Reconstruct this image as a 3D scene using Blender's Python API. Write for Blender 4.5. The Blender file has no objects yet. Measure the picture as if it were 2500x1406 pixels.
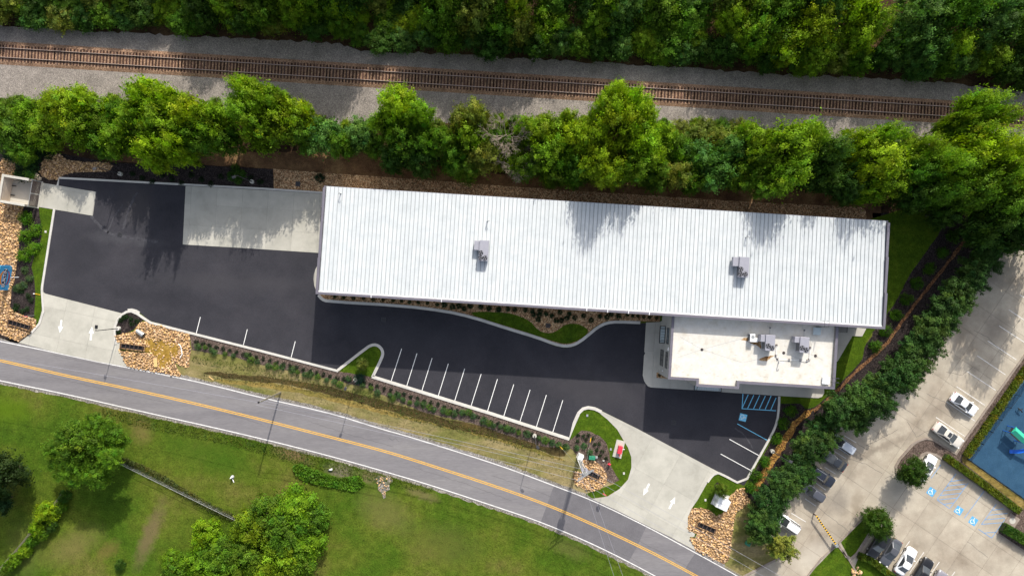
import bpy, bmesh, math, random
import numpy as np
from mathutils import Vector, Matrix
from mathutils.geometry import tessellate_polygon
R = math.radians
random.seed(7)
rng = np.random.default_rng(7)
S = bpy.context.scene
COL = S.collection

# ------------------------------------------------------------------ camera, sky, sun, exposure
H = 109.0            # drone height above the ground, metres
FPX = 24.0 / 36.0 * 2500.0
CX, CY = 1250.0, 703.0
cam_d = bpy.data.cameras.new('camera'); cam_d.lens = 24; cam_d.sensor_width = 36
cam_d.clip_start = 1; cam_d.clip_end = 6000
cam = bpy.data.objects.new('camera', cam_d); COL.objects.link(cam)
cam.location = (0, 0, H); cam.rotation_euler = (0, 0, 0)
S.camera = cam

SUN_EL, SUN_AZ = R(35), math.atan(0.27)      # sun stands up-frame, a little to the right
wd = bpy.data.worlds.new('World'); S.world = wd; wd.use_nodes = True
nt = wd.node_tree; nt.nodes.clear()
sky = nt.nodes.new('ShaderNodeTexSky'); sky.sky_type = 'NISHITA'; sky.sun_disc = False
sky.sun_elevation = SUN_EL; sky.sun_rotation = SUN_AZ; sky.altitude = 300
sky.air_density = 1.0; sky.dust_density = 4.0
bgn = nt.nodes.new('ShaderNodeBackground'); bgn.inputs['Strength'].default_value = 0.15
wo = nt.nodes.new('ShaderNodeOutputWorld')
hs = nt.nodes.new('ShaderNodeHueSaturation'); hs.inputs['Saturation'].default_value = 0.55   # sky desaturated so the shade turns less blue
nt.links.new(sky.outputs[0], hs.inputs['Color']); nt.links.new(hs.outputs[0], bgn.inputs[0]); nt.links.new(bgn.outputs[0], wo.inputs[0])
sd = bpy.data.lights.new('sun', 'SUN'); sd.energy = 3.6; sd.angle = R(0.6); sd.color = (1.0, 0.94, 0.84)
sun = bpy.data.objects.new('sun', sd); COL.objects.link(sun); sun.location = (0, 0, 60)
sv = Vector((math.sin(SUN_AZ) * math.cos(SUN_EL), math.cos(SUN_AZ) * math.cos(SUN_EL), math.sin(SUN_EL)))
sun.rotation_euler = sv.to_track_quat('Z', 'Y').to_euler()
S.view_settings.view_transform = 'Standard'; S.view_settings.look = 'None'
S.view_settings.exposure = 0.56; S.view_settings.gamma = 1.0; S.view_settings.use_curve_mapping = False

# ------------------------------------------------------------------ helpers
def P(px, py, z=0.0):
    """where a point seen at photo pixel (px,py) stands if it is z metres above the ground"""
    k = (H - z) / FPX
    return ((px - CX) * k, -(py - CY) * k)
def PP(pts, z=0.0): return [P(x, y, z) for x, y in pts]
def Z(ox, oy, s, pts): return [(ox + x / s, oy + y / s) for x, y in pts]

def tag(o, label=None, cat=None, group=None, kind=None):
    if label: o['label'] = label
    if cat: o['category'] = cat
    if group: o['group'] = group
    if kind: o['kind'] = kind
    return o
def empty(name, loc, rz=0.0, parent=None):
    o = bpy.data.objects.new(name, None); COL.objects.link(o)
    o.empty_display_size = 0.3
    o.location = loc; o.rotation_euler = (0, 0, rz)
    if parent: o.parent = parent
    return o
def thing(name, label, cat, loc, rz=0.0, group=None):
    return tag(empty(name, loc, rz), label, cat, group)
def link(name, me, parent=None, mat=None):
    o = bpy.data.objects.new(name, me); COL.objects.link(o)
    if parent: o.parent = parent
    if mat is not None and not me.materials:
        for m in (mat if isinstance(mat, (list, tuple)) else [mat]): me.materials.append(m)
    return o
def copy_tree(o, parent=None):
    c = o.copy(); COL.objects.link(c); c.parent = parent
    for ch in o.children: copy_tree(ch, c)
    return c

def poly_area(p):
    return 0.5 * sum(p[i][0] * p[(i + 1) % len(p)][1] - p[(i + 1) % len(p)][0] * p[i][1] for i in range(len(p)))
def ccw(p):
    return list(p) if poly_area(p) > 0 else list(p)[::-1]
def chaikin(p, n=2, closed=True):
    for _ in range(n):
        q = []
        m = len(p)
        for i in range(m if closed else m - 1):
            a, b = p[i], p[(i + 1) % m]
            q.append((a[0] * .75 + b[0] * .25, a[1] * .75 + b[1] * .25))
            q.append((a[0] * .25 + b[0] * .75, a[1] * .25 + b[1] * .75))
        if not closed: q = [p[0]] + q + [p[-1]]
        p = q
    return p
def rough_edge(p, amp, step=0.6, seed=1):
    r = random.Random(seed); q = []
    for i in range(len(p)):
        a, b = p[i], p[(i + 1) % len(p)]
        L = math.dist(a, b); n = max(1, int(L / step))
        for j in range(n):
            t = j / n
            q.append((a[0] + (b[0] - a[0]) * t + r.uniform(-amp, amp), a[1] + (b[1] - a[1]) * t + r.uniform(-amp, amp)))
    return q
def rough_open(p, amp, step, seed):
    q = rough_edge(p, amp, step, seed); k = max(1, int(math.dist(p[-1], p[0]) / step)); return q[:len(q) - k + 1]
def inside(p, x, y):
    c = False; j = len(p) - 1
    for i in range(len(p)):
        if (p[i][1] > y) != (p[j][1] > y) and x < (p[j][0] - p[i][0]) * (y - p[i][1]) / (p[j][1] - p[i][1]) + p[i][0]: c = not c
        j = i
    return c

class MB:
    def __init__(s): s.v = []; s.f = []; s.m = []; s.mi = 0
    def face(s, idx): s.f.append(idx); s.m.append(s.mi)
    def add(s, vs, fs, M=None):
        o = len(s.v)
        for v in vs:
            s.v.append(tuple(M @ Vector(v)) if M is not None else tuple(v))
        for f in fs: s.face([o + i for i in f])
    def box(s, x0, y0, z0, x1, y1, z1, M=None):
        s.add([(x0, y0, z0), (x1, y0, z0), (x1, y1, z0), (x0, y1, z0), (x0, y0, z1), (x1, y0, z1), (x1, y1, z1), (x0, y1, z1)],
              [(0, 3, 2, 1), (4, 5, 6, 7), (0, 1, 5, 4), (1, 2, 6, 5), (2, 3, 7, 6), (3, 0, 4, 7)], M)
        return s
    def cbox(s, x0, y0, z0, x1, y1, z1, c=.03, M=None):
        """box with chamfered top edges"""
        s.add([(x0, y0, z0), (x1, y0, z0), (x1, y1, z0), (x0, y1, z0), (x0, y0, z1 - c), (x1, y0, z1 - c), (x1, y1, z1 - c), (x0, y1, z1 - c),
               (x0 + c, y0 + c, z1), (x1 - c, y0 + c, z1), (x1 - c, y1 - c, z1), (x0 + c, y1 - c, z1)],
              [(0, 3, 2, 1), (0, 1, 5, 4), (1, 2, 6, 5), (2, 3, 7, 6), (3, 0, 4, 7), (4, 5, 9, 8), (5, 6, 10, 9), (6, 7, 11, 10), (7, 4, 8, 11), (8, 9, 10, 11)], M)
        return s
    def sheet(s, poly, z):
        poly = ccw(poly); o = len(s.v)
        s.v += [(x, y, z) for x, y in poly]
        for t in tessellate_polygon([[Vector((x, y, 0)) for x, y in poly]]):
            a, b, c = t
            A = (poly[b][0] - poly[a][0]) * (poly[c][1] - poly[a][1]) - (poly[c][0] - poly[a][0]) * (poly[b][1] - poly[a][1])
            if abs(A) < 1e-9: continue
            s.face([o + a, o + b, o + c] if A > 0 else [o + a, o + c, o + b])
        return s
    def prism(s, poly, z0, z1, bottom=False):
        poly = ccw(poly); s.sheet(poly, z1); n = len(poly); o = len(s.v)
        s.v += [(x, y, z0) for x, y in poly] + [(x, y, z1) for x, y in poly]
        for i in range(n):
            j = (i + 1) % n; s.face([o + i, o + j, o + n + j, o + n + i])
        return s
    def tube(s, pts, r, n=8, r1=None, cap=True):
        pts = [Vector(p) for p in pts]; o = len(s.v); m = len(pts)
        r1 = r if r1 is None else r1
        up = None
        for i, p in enumerate(pts):
            d = (pts[min(i + 1, m - 1)] - pts[max(i - 1, 0)]).normalized()
            a = d.orthogonal().normalized() if up is None else (up - d * up.dot(d)).normalized()
            up = a; b = d.cross(a); rr = r + (r1 - r) * i / max(1, m - 1)
            for k in range(n):
                t = 2 * math.pi * k / n; s.v.append(tuple(p + (a * math.cos(t) + b * math.sin(t)) * rr))
        for i in range(m - 1):
            for k in range(n):
                k2 = (k + 1) % n
                s.face([o + i * n + k, o + i * n + k2, o + (i + 1) * n + k2, o + (i + 1) * n + k])
        if cap:
            s.face([o + k for k in range(n)][::-1]); s.face([o + (m - 1) * n + k for k in range(n)])
        return s
    def cyl(s, x, y, z0, z1, r, n=16, r1=None):
        return s.tube([(x, y, z0), (x, y, z1)], r, n, r1)
    def mesh(s, name, smooth=False):
        me = bpy.data.meshes.new(name); me.from_pydata(s.v, [], s.f); me.update()
        if any(s.m): me.polygons.foreach_set('material_index', s.m)
        if smooth: me.polygons.foreach_set('use_smooth', [True] * len(me.polygons))
        return me
    def build(s, name, mat, parent=None, smooth=False):
        return link(name, s.mesh(name, smooth), parent, mat)

def strip_poly(pts, w0, w1=None):
    """outline of a band whose edges lie w0 to the left and w1 to the right of the open line pts"""
    if w1 is None: w1 = w0
    n = len(pts); A = []; B = []
    for i in range(n):
        a = pts[max(i - 1, 0)]; b = pts[min(i + 1, n - 1)]
        dx, dy = b[0] - a[0], b[1] - a[1]; L = math.hypot(dx, dy) or 1; nx, ny = -dy / L, dx / L
        A.append((pts[i][0] + nx * w0, pts[i][1] + ny * w0)); B.append((pts[i][0] - nx * w1, pts[i][1] - ny * w1))
    return A, B
def strip(mb, pts, w0, w1, z0, z1):
    A, B = strip_poly(pts, w0, w1); n = len(A); o = len(mb.v)
    mb.v += [(x, y, z1) for x, y in A] + [(x, y, z1) for x, y in B]
    if z0 is not None: mb.v += [(x, y, z0) for x, y in A] + [(x, y, z0) for x, y in B]
    for i in range(n - 1):
        mb.face([o + i, o + n + i, o + n + i + 1, o + i + 1])
        if z0 is not None:
            mb.face([o + i, o + i + 1, o + 2 * n + i + 1, o + 2 * n + i])
            mb.face([o + n + i, o + 3 * n + i, o + 3 * n + i + 1, o + n + i + 1])
    if z0 is not None:
        mb.face([o, o + 2 * n, o + 3 * n, o + n]); mb.face([o + n - 1, o + 2 * n - 1, o + 4 * n - 1, o + 3 * n - 1])
def smooth_line(pts, n=2): return chaikin(pts, n, closed=False)

def clip_cell(poly, cx0, cy0, cx1, cy1):
    def cut(p, ax, val, keep_less):
        out = []
        for i in range(len(p)):
            a, b = p[i], p[(i + 1) % len(p)]
            ia = (a[ax] <= val) == keep_less or a[ax] == val; ib = (b[ax] <= val) == keep_less or b[ax] == val
            if ia: out.append(a)
            if ia != ib:
                t = (val - a[ax]) / (b[ax] - a[ax]); out.append((a[0] + (b[0] - a[0]) * t, a[1] + (b[1] - a[1]) * t))
        return out
    for ax, val, less in ((0, cx0, False), (0, cx1, True), (1, cy0, False), (1, cy1, True)):
        poly = cut(poly, ax, val, less)
        if len(poly) < 3: return []
    return poly
def slabs(poly, ang, w, h, gap, z0, z1, mat, parent, ox=0, oy=0, name='slab', dz=0.004, seed=3):
    r = random.Random(seed); ca, sa = math.cos(ang), math.sin(ang)
    q = [(x * ca + y * sa, -x * sa + y * ca) for x, y in ccw(poly)]
    x0 = min(a for a, _ in q); x1 = max(a for a, _ in q); y0 = min(b for _, b in q); y1 = max(b for _, b in q)
    i = math.floor((x0 - ox) / w); out = []
    while ox + i * w < x1:
        j = math.floor((y0 - oy) / h)
        while oy + j * h < y1:
            c = clip_cell(q, ox + i * w + gap / 2, oy + j * h + gap / 2, ox + (i + 1) * w - gap / 2, oy + (j + 1) * h - gap / 2)
            if len(c) >= 3 and abs(poly_area(c)) > .4:
                c = [(x * ca - y * sa, x * sa + y * ca) for x, y in c]
                o = MB().prism(c, z0, z1 + r.uniform(0, dz)).build(name, mat, parent)
                v = r.uniform(.93, 1.05); o.color = (v, v, v, 1); out.append(o)
            j += 1
        i += 1
    return out

# ------------------------------------------------------------------ materials
def new_mat(name):
    m = bpy.data.materials.new(name); m.use_nodes = True; t = m.node_tree
    b = t.nodes['Principled BSDF']; return m, t, b
def N(t, typ, **kw):
    n = t.nodes.new(typ)
    for k, v in kw.items():
        if k in n.inputs: n.inputs[k].default_value = v
        else: setattr(n, k, v)
    return n
def mixc(t, a, b, fac, mode='MIX'):
    n = t.nodes.new('ShaderNodeMix'); n.data_type = 'RGBA'; n.blend_type = mode
    for sock, v in ((n.inputs[0], fac), (n.inputs[6], a), (n.inputs[7], b)):
        if hasattr(v, 'links'): t.links.new(v, sock)
        else: sock.default_value = (*v, 1) if isinstance(v, tuple) and len(v) == 3 else v
    return n.outputs[2]
def noise(t, vec, scale, detail=4, rough=.6, dist=0.0):
    n = N(t, 'ShaderNodeTexNoise', Scale=scale, Detail=detail, Roughness=rough, Distortion=dist)
    t.links.new(vec, n.inputs['Vector']); return n.outputs['Fac']
def maprange(t, v, a, b, c, d):
    n = N(t, 'ShaderNodeMapRange'); t.links.new(v, n.inputs[0])
    for i, x in enumerate((a, b, c, d)): n.inputs[i + 1].default_value = x
    return n.outputs[0]
def ramp(t, v, stops):
    n = t.nodes.new('ShaderNodeValToRGB'); e = n.color_ramp.elements
    while len(e) < len(stops): e.new(.5)
    for i, (p, c) in enumerate(stops): e[i].position = p; e[i].color = (*c, 1)
    t.links.new(v, n.inputs[0]); return n.outputs[0]
def ground_mat(name, stops, scale=.15, fine=8.0, famt=.35, mid=1.2, mamt=.2, rough=.9, bump=.3, obj_tint=False, spec=.06, detail=5, stretch=None):
    m, t, b = new_mat(name)
    g = t.nodes.new('ShaderNodeNewGeometry'); pos = g.outputs['Position']
    if stretch:
        mp = N(t, 'ShaderNodeMapping'); mp.inputs['Rotation'].default_value = (0, 0, stretch[0]); mp.inputs['Scale'].default_value = (stretch[1], 1, 1)
        t.links.new(pos, mp.inputs[0]); pos = mp.outputs[0]
    c = ramp(t, noise(t, pos, scale, detail, .62), stops)
    v1 = maprange(t, noise(t, pos, fine, 3, .7), .25, .75, 1 - famt, 1 + famt)
    v2 = maprange(t, noise(t, pos, mid, 4, .6), .25, .75, 1 - mamt, 1 + mamt)
    mm = N(t, 'ShaderNodeMath', operation='MULTIPLY'); t.links.new(v1, mm.inputs[0]); t.links.new(v2, mm.inputs[1])
    cc = N(t, 'ShaderNodeCombineColor')
    for i in range(3): t.links.new(mm.outputs[0], cc.inputs[i])
    c = mixc(t, c, cc.outputs[0], 1.0, 'MULTIPLY')
    if obj_tint:
        oi = t.nodes.new('ShaderNodeObjectInfo'); c = mixc(t, c, oi.outputs['Color'], 1.0, 'MULTIPLY')
    t.links.new(c, b.inputs['Base Color'])
    b.inputs['Roughness'].default_value = rough; b.inputs['Specular IOR Level'].default_value = spec
    if bump:
        bn = N(t, 'ShaderNodeBump', Strength=bump, Distance=.05); t.links.new(v1, bn.inputs['Height']); t.links.new(bn.outputs[0], b.inputs['Normal'])
    return m
def chips_mat(name, cols, scale=7.0, rough=.9, var=.5, bump=.6):
    """loose pieces (gravel, bark): every voronoi cell gets a colour of its own"""
    m, t, b = new_mat(name); g = t.nodes.new('ShaderNodeNewGeometry'); pos = g.outputs['Position']
    vo = N(t, 'ShaderNodeTexVoronoi', Scale=scale, Randomness=1.0); t.links.new(pos, vo.inputs['Vector'])
    sep = t.nodes.new('ShaderNodeSeparateColor'); t.links.new(vo.outputs['Color'], sep.inputs[0])
    c = ramp(t, sep.outputs[0], [(i / max(1, len(cols) - 1), k) for i, k in enumerate(cols)])
    v = maprange(t, sep.outputs[1], 0, 1, 1 - var, 1 + var)
    v2 = maprange(t, noise(t, pos, .5, 4), .3, .7, .8, 1.2)
    mm = N(t, 'ShaderNodeMath', operation='MULTIPLY'); t.links.new(v, mm.inputs[0]); t.links.new(v2, mm.inputs[1])
    cc = N(t, 'ShaderNodeCombineColor')
    for i in range(3): t.links.new(mm.outputs[0], cc.inputs[i])
    c = mixc(t, c, cc.outputs[0], 1.0, 'MULTIPLY'); t.links.new(c, b.inputs['Base Color'])
    b.inputs['Roughness'].default_value = rough; b.inputs['Specular IOR Level'].default_value = .06
    bn = N(t, 'ShaderNodeBump', Strength=bump, Distance=.08); t.links.new(vo.outputs['Distance'], bn.inputs['Height']); bn.invert = True
    t.links.new(bn.outputs[0], b.inputs['Normal']); return m
def paint(name, col, rough=.5, metal=0.0, var=.08, scale=2.0, spec=.5, coat=0.0):
    m, t, b = new_mat(name); tc = t.nodes.new('ShaderNodeTexCoord')
    v = maprange(t, noise(t, tc.outputs['Object'], scale, 5, .65), .3, .7, 1 - var, 1 + var)
    cc = N(t, 'ShaderNodeCombineColor')
    for i in range(3): t.links.new(v, cc.inputs[i])
    c = mixc(t, col, cc.outputs[0], 1.0, 'MULTIPLY'); t.links.new(c, b.inputs['Base Color'])
    b.inputs['Roughness'].default_value = rough; b.inputs['Metallic'].default_value = metal
    b.inputs['Specular IOR Level'].default_value = spec; b.inputs['Coat Weight'].default_value = coat
    return m
def leaf_mat(name, trans=.35):
    m, t, b = new_mat(name)
    oi = t.nodes.new('ShaderNodeObjectInfo'); at = t.nodes.new('ShaderNodeAttribute'); at.attribute_name = 'tint'
    c = mixc(t, oi.outputs['Color'], at.outputs['Color'], 1.0, 'MULTIPLY')
    t.links.new(c, b.inputs['Base Color']); b.inputs['Roughness'].default_value = .55; b.inputs['Specular IOR Level'].default_value = .14
    tr = t.nodes.new('ShaderNodeBsdfTranslucent'); c2 = mixc(t, c, (1.1, 1.2, .4), 1.0, 'MULTIPLY'); t.links.new(c2, tr.inputs[0])
    ms = t.nodes.new('ShaderNodeMixShader'); ms.inputs[0].default_value = trans
    t.links.new(b.outputs[0], ms.inputs[1]); t.links.new(tr.outputs[0], ms.inputs[2])
    t.links.new(ms.outputs[0], t.nodes['Material Output'].inputs[0]); return m
def tint_mat(name, col, rough=.85):
    m, t, b = new_mat(name); at = t.nodes.new('ShaderNodeAttribute'); at.attribute_name = 'tint'
    c = mixc(t, col, at.outputs['Color'], 1.0, 'MULTIPLY'); t.links.new(c, b.inputs['Base Color'])
    b.inputs['Roughness'].default_value = rough; b.inputs['Specular IOR Level'].default_value = .25; return m

M = {}
def add_spots(m, spots):
    """worn, stained, lusher or painted-shade patches of their own shape in a ground material"""
    t = m.node_tree; b = t.nodes['Principled BSDF']; c = b.inputs['Base Color'].links[0].from_socket
    g = t.nodes.new('ShaderNodeNewGeometry'); nf = N(t, 'ShaderNodeTexNoise', Scale=.8, Detail=5.0, Roughness=.7); t.links.new(g.outputs['Position'], nf.inputs['Vector'])
    sc_ = N(t, 'ShaderNodeVectorMath', operation='SCALE'); t.links.new(nf.outputs['Color'], sc_.inputs[0]); sc_.inputs['Scale'].default_value = 2.6
    ad = N(t, 'ShaderNodeVectorMath', operation='ADD'); t.links.new(g.outputs['Position'], ad.inputs[0]); t.links.new(sc_.outputs[0], ad.inputs[1])
    for px, py, rx, ry, rot, col, st_ in spots:
        x, y = P(px, py); mp = N(t, 'ShaderNodeMapping', vector_type='TEXTURE'); mp.inputs['Location'].default_value = (x + 1.3, y + 1.3, 0); mp.inputs['Rotation'].default_value = (0, 0, R(rot)); mp.inputs['Scale'].default_value = (rx / 15.3, ry / 15.3, 1000)
        t.links.new(ad.outputs[0], mp.inputs[0]); ln = N(t, 'ShaderNodeVectorMath', operation='LENGTH'); t.links.new(mp.outputs[0], ln.inputs[0])
        f = maprange(t, ln.outputs['Value'], 1.15, .35, 0, st_); c = mixc(t, c, col, f)
    t.links.new(c, b.inputs['Base Color'])
M['field'] = ground_mat('field_grass', [(.28, (.030, .066, .005)), (.42, (.048, .090, .007)), (.55, (.078, .106, .012)), (.68, (.112, .106, .026))], scale=.075, fine=4.0, famt=.45, mid=.9, mamt=.3, bump=.5, detail=7)
add_spots(M['field'], [(365, 1305, 95, 22, 68, (.14, .105, .055), .75), (180, 1330, 90, 40, 30, (.14, .13, .04), .6), (262, 1345, 40, 20, 40, (.15, .11, .035), .55), (25, 1000, 60, 38, 0, (.075, .13, .006), .7), (345, 1045, 30, 45, 10, (.16, .12, .045), .6), (715, 1112, 55, 18, -22, (.17, .11, .06), .75), (830, 1150, 40, 22, -10, (.19, .155, .12), .7), (905, 1165, 40, 20, -10, (.17, .14, .07), .7), (940, 1250, 80, 50, -30, (.13, .12, .04), .55), (1030, 1205, 50, 14, -20, (.16, .13, .06), .6), (1390, 1340, 60, 25, -20, (.13, .12, .04), .4), (520, 1120, 130, 45, -20, (.036, .085, .006), .6), (1080, 1330, 110, 60, -10, (.10, .10, .025), .5), (60, 1340, 50, 80, 0, (.10, .11, .03), .5)])
M['lawn'] = ground_mat('lawn_grass', [(.3, (.034, .068, .005)), (.55, (.055, .098, .006)), (.75, (.085, .12, .010))], scale=.5, fine=5.0, famt=.45, mid=1.5, mamt=.3, bump=.5)
M['verge'] = ground_mat('verge_grass', [(.28, (.085, .105, .022)), (.42, (.15, .145, .045)), (.54, (.225, .185, .085)), (.68, (.29, .23, .125)), (.85, (.32, .27, .18))], scale=.22, fine=6, famt=.3, mid=1.1, mamt=.25, bump=.5, detail=8, stretch=(R(16), .45))
M['ditch'] = ground_mat('wet_ditch', [(.3, (.045, .036, .016)), (.55, (.075, .055, .022)), (.8, (.11, .075, .02))], scale=.4, fine=5, famt=.5, mid=1.3, mamt=.3, bump=.4, stretch=(R(17), .35))
M['ochre'] = ground_mat('ochre_grass', [(.3, (.13, .12, .03)), (.6, (.25, .18, .055)), (.8, (.24, .19, .09))], scale=.4, fine=5, famt=.45, mid=1.3, mamt=.3, bump=.4, stretch=(R(17), .35))
M['forest'] = ground_mat('forest_floor', [(.3, (.018, .012, .007)), (.5, (.05, .030, .017)), (.7, (.10, .062, .03))], scale=.3, fine=5, famt=.5, mid=1.4, mamt=.4, bump=.6)
M['bank'] = ground_mat('dirt_bank', [(.3, (.085, .045, .025)), (.5, (.15, .085, .042)), (.7, (.24, .15, .07))], scale=.3, fine=6, famt=.5, mid=1.4, mamt=.3, bump=.6)
M['mulch'] = chips_mat('dark_mulch', [(.016, .013, .013), (.030, .024, .024), (.055, .043, .040)], scale=9, var=.5)
M['brownmulch'] = chips_mat('brown_mulch', [(.06, .043, .036), (.105, .078, .066), (.16, .12, .10)], scale=9, var=.5)
M['redmulch'] = chips_mat('orange_mulch', [(.075, .038, .022), (.14, .070, .038), (.24, .13, .06)], scale=8, var=.5)
M['leafmulch'] = chips_mat('leaf_litter_mulch', [(.10, .045, .02), (.26, .13, .04), (.42, .26, .07)], scale=6, var=.5)
M['gravel'] = chips_mat('tan_gravel', [(.20, .10, .045), (.36, .22, .12), (.46, .33, .19)], scale=6.5, var=.6)
M['underrock'] = chips_mat('rock_gaps', [(.16, .09, .045), (.28, .17, .09), (.36, .24, .13)], scale=7, var=.5)
M['ballast'] = chips_mat('grey_ballast', [(.19, .168, .150), (.25, .222, .198), (.31, .272, .238)], scale=12.0, var=.35)
M['rustballast'] = chips_mat('rusty_ballast', [(.17, .10, .062), (.27, .165, .105), (.36, .24, .165)], scale=11, var=.4)
M['asphalt'] = ground_mat('dark_asphalt', [(.28, (.030, .0305, .037)), (.5, (.040, .0395, .047)), (.72, (.052, .050, .058))], scale=.10, fine=11, famt=.30, mid=.45, mamt=.10, rough=.85, bump=.25)
add_spots(M['asphalt'], [(310, 585, 110, 16, -6, (.075, .074, .082), .45), (330, 500, 50, 60, 0, (.060, .056, .058), .5), (560, 690, 220, 26, -3, (.058, .056, .062), .4), (400, 730, 160, 20, -12, (.026, .026, .032), .4), (1010, 820, 160, 40, -6, (.052, .052, .060), .35), (1430, 950, 120, 40, -10, (.060, .057, .062), .4), (1500, 860, 60, 60, 0, (.030, .030, .037), .4), (1720, 1010, 100, 26, 8, (.050, .050, .058), .4), (180, 640, 60, 90, 0, (.030, .030, .036), .4), (720, 560, 60, 40, 0, (.03, .03, .036), .3)])
M['road'] = ground_mat('road_asphalt', [(.3, (.160, .153, .162)), (.5, (.188, .180, .188)), (.7, (.212, .203, .205))], scale=.35, fine=9, famt=.16, mid=.8, mamt=.07, bump=.2, stretch=(R(15), .12))
M['patch'] = ground_mat('patched_asphalt', [(.3, (.128, .123, .133)), (.7, (.152, .147, .157))], scale=.5, fine=9, famt=.16, mid=.8, mamt=.06, bump=.2)
M['shoulder'] = chips_mat('shoulder_gravel', [(.12, .11, .09), (.22, .20, .17), (.3, .28, .25)], scale=7, var=.4)
M['conc'] = ground_mat('pale_concrete', [(.3, (.36, .35, .305)), (.5, (.425, .41, .36)), (.7, (.465, .45, .395))], scale=.35, fine=7, famt=.05, mid=1.0, mamt=.05, rough=.8, bump=.08, obj_tint=True)
M['walkconc'] = ground_mat('walk_concrete', [(.3, (.42, .405, .36)), (.7, (.48, .46, .41))], scale=.4, fine=8, famt=.06, mid=1.0, mamt=.05, rough=.8, bump=.08, obj_tint=True)
M['kerb'] = ground_mat('kerb_concrete', [(.3, (.46, .445, .41)), (.7, (.57, .55, .51))], scale=.5, fine=8, famt=.07, mid=1.5, mamt=.07, rough=.8, bump=.1)
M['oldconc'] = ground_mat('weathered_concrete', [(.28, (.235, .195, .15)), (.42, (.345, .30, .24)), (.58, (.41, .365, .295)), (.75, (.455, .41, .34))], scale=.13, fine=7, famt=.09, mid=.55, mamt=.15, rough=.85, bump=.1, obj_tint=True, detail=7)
add_spots(M['oldconc'], [(2185, 1080, 60, 13, 20, (.17, .14, .11), .5), (2120, 1105, 45, 12, 25, (.17, .14, .11), .5), (2075, 1145, 18, 50, 0, (.18, .15, .115), .45), (2046, 1222, 34, 40, -30, (.15, .135, .12), .55), (2092, 1230, 16, 45, -5, (.17, .13, .09), .5), (2420, 640, 90, 60, 40, (.15, .135, .12), .6), (2330, 780, 60, 25, 55, (.19, .15, .11), .5), (2260, 880, 60, 16, 55, (.18, .145, .11), .45), (2430, 800, 50, 30, 55, (.16, .14, .12), .55), (2380, 900, 16, 14, 0, (.14, .12, .10), .5), (2170, 1200, 110, 60, 0, (.45, .41, .34), .4), (2060, 1310, 60, 40, 0, (.17, .145, .115), .35), (1985, 1350, 70, 26, 40, (.44, .40, .34), .5), (2300, 1000, 50, 22, 0, (.20, .165, .13), .4), (2240, 960, 60, 30, 40, (.44, .40, .33), .4)])  # large grey upper spot paints tree shade; the rest are stains and wear
M['oldkerb'] = ground_mat('weathered_kerb', [(.3, (.20, .165, .14)), (.7, (.32, .27, .23))], scale=.6, fine=8, famt=.12, mid=1.5, mamt=.12, bump=.1)
M['joint'] = paint('slab_joint_dirt', (.16, .14, .115), .9)
M['joint2'] = paint('pad_joint_dirt', (.30, .29, .26), .9)
M['white'] = paint('white_line_paint', (.78, .78, .76), .6, var=.06)
M['roadwhite'] = ground_mat('worn_white_paint', [(.3, (.55, .54, .52)), (.6, (.72, .71, .69))], scale=2, fine=9, famt=.12, mid=3, mamt=.08, bump=.1)
M['yellow'] = ground_mat('yellow_line_paint', [(.3, (.62, .34, .06)), (.7, (.72, .43, .09))], scale=2, fine=9, famt=.12, mid=3, mamt=.08, bump=.1)
M['bluepaint'] = paint('blue_stall_paint', (.17, .55, .80), .6)
M['wornblue'] = ground_mat('worn_blue_paint', [(.3, (.16, .26, .42)), (.6, (.18, .33, .55)), (.75, (.3, .3, .3))], scale=1.2, fine=6, famt=.15, mid=2, mamt=.1, bump=0)
M['rock'] = tint_mat('tan_rock', (.55, .36, .19))
M['rail'] = paint('rail_steel', (.20, .13, .10), .45, .5, .25, 1.5)
M['railtop'] = paint('rail_head', (.50, .39, .33), .35, .3, .1)
M['tie'] = ground_mat('wooden_tie', [(.3, (.040, .024, .019)), (.6, (.080, .047, .035))], scale=1.5, fine=8, famt=.35, mid=2, mamt=.3, obj_tint=True, bump=.3)
M['roofpan'] = ground_mat('white_metal_roof', [(.3, (.455, .488, .507)), (.5, (.50, .53, .547)), (.7, (.535, .56, .572))], scale=.55, fine=3, famt=.02, mid=1.6, mamt=.025, rough=.5, bump=.03, obj_tint=True, spec=.3)
M['seam'] = paint('roof_seam', (.30, .32, .335), .5)
M['coping'] = paint('grey_purple_coping', (.155, .145, .175), .45, .2, .1, .6)
M['wall'] = paint('grey_stucco_wall', (.45, .43, .395), .85, 0, .06, .8)
M['darkwall'] = paint('dark_metal_wall', (.11, .105, .12), .6, 0, .08, .8)
M['tpo'] = ground_mat('white_membrane', [(.28, (.50, .46, .39)), (.42, (.575, .55, .495)), (.62, (.61, .595, .555))], scale=.8, fine=4, famt=.05, mid=1.8, mamt=.06, rough=.7, bump=.03)
M['stain'] = ground_mat('rusty_stain', [(.3, (.10, .045, .015)), (.5, (.26, .14, .06)), (.7, (.50, .38, .22))], scale=1.6, fine=6, famt=.4, mid=2, mamt=.3, bump=.1)
M['hvac'] = paint('grey_unit_paint', (.30, .30, .345), .5, .1, .06, 1.5)
M['hvacdark'] = paint('unit_coil_grille', (.12, .125, .14), .6, .2, .15, 8)
M['black'] = paint('black_metal', (.012, .012, .014), .5, .2, .1)
M['darkgrey'] = paint('dark_grey_metal', (.05, .05, .055), .5, .3, .1)
M['whitebox'] = paint('white_cabinet', (.74, .75, .76), .45, 0, .05)
M['galv'] = paint('galvanised_steel', (.42, .43, .43), .45, .6, .12)
M['glass'] = paint('dark_window_glass', (.035, .04, .045), .08, 0, .1, 1, 1.0)
M['paleglass'] = paint('pale_canopy_glass', (.42, .50, .52), .12, 0, .08, 2, 1.0)
M['wood'] = paint('weathered_wood', (.16, .145, .11), .8, 0, .25, 3)
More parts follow.
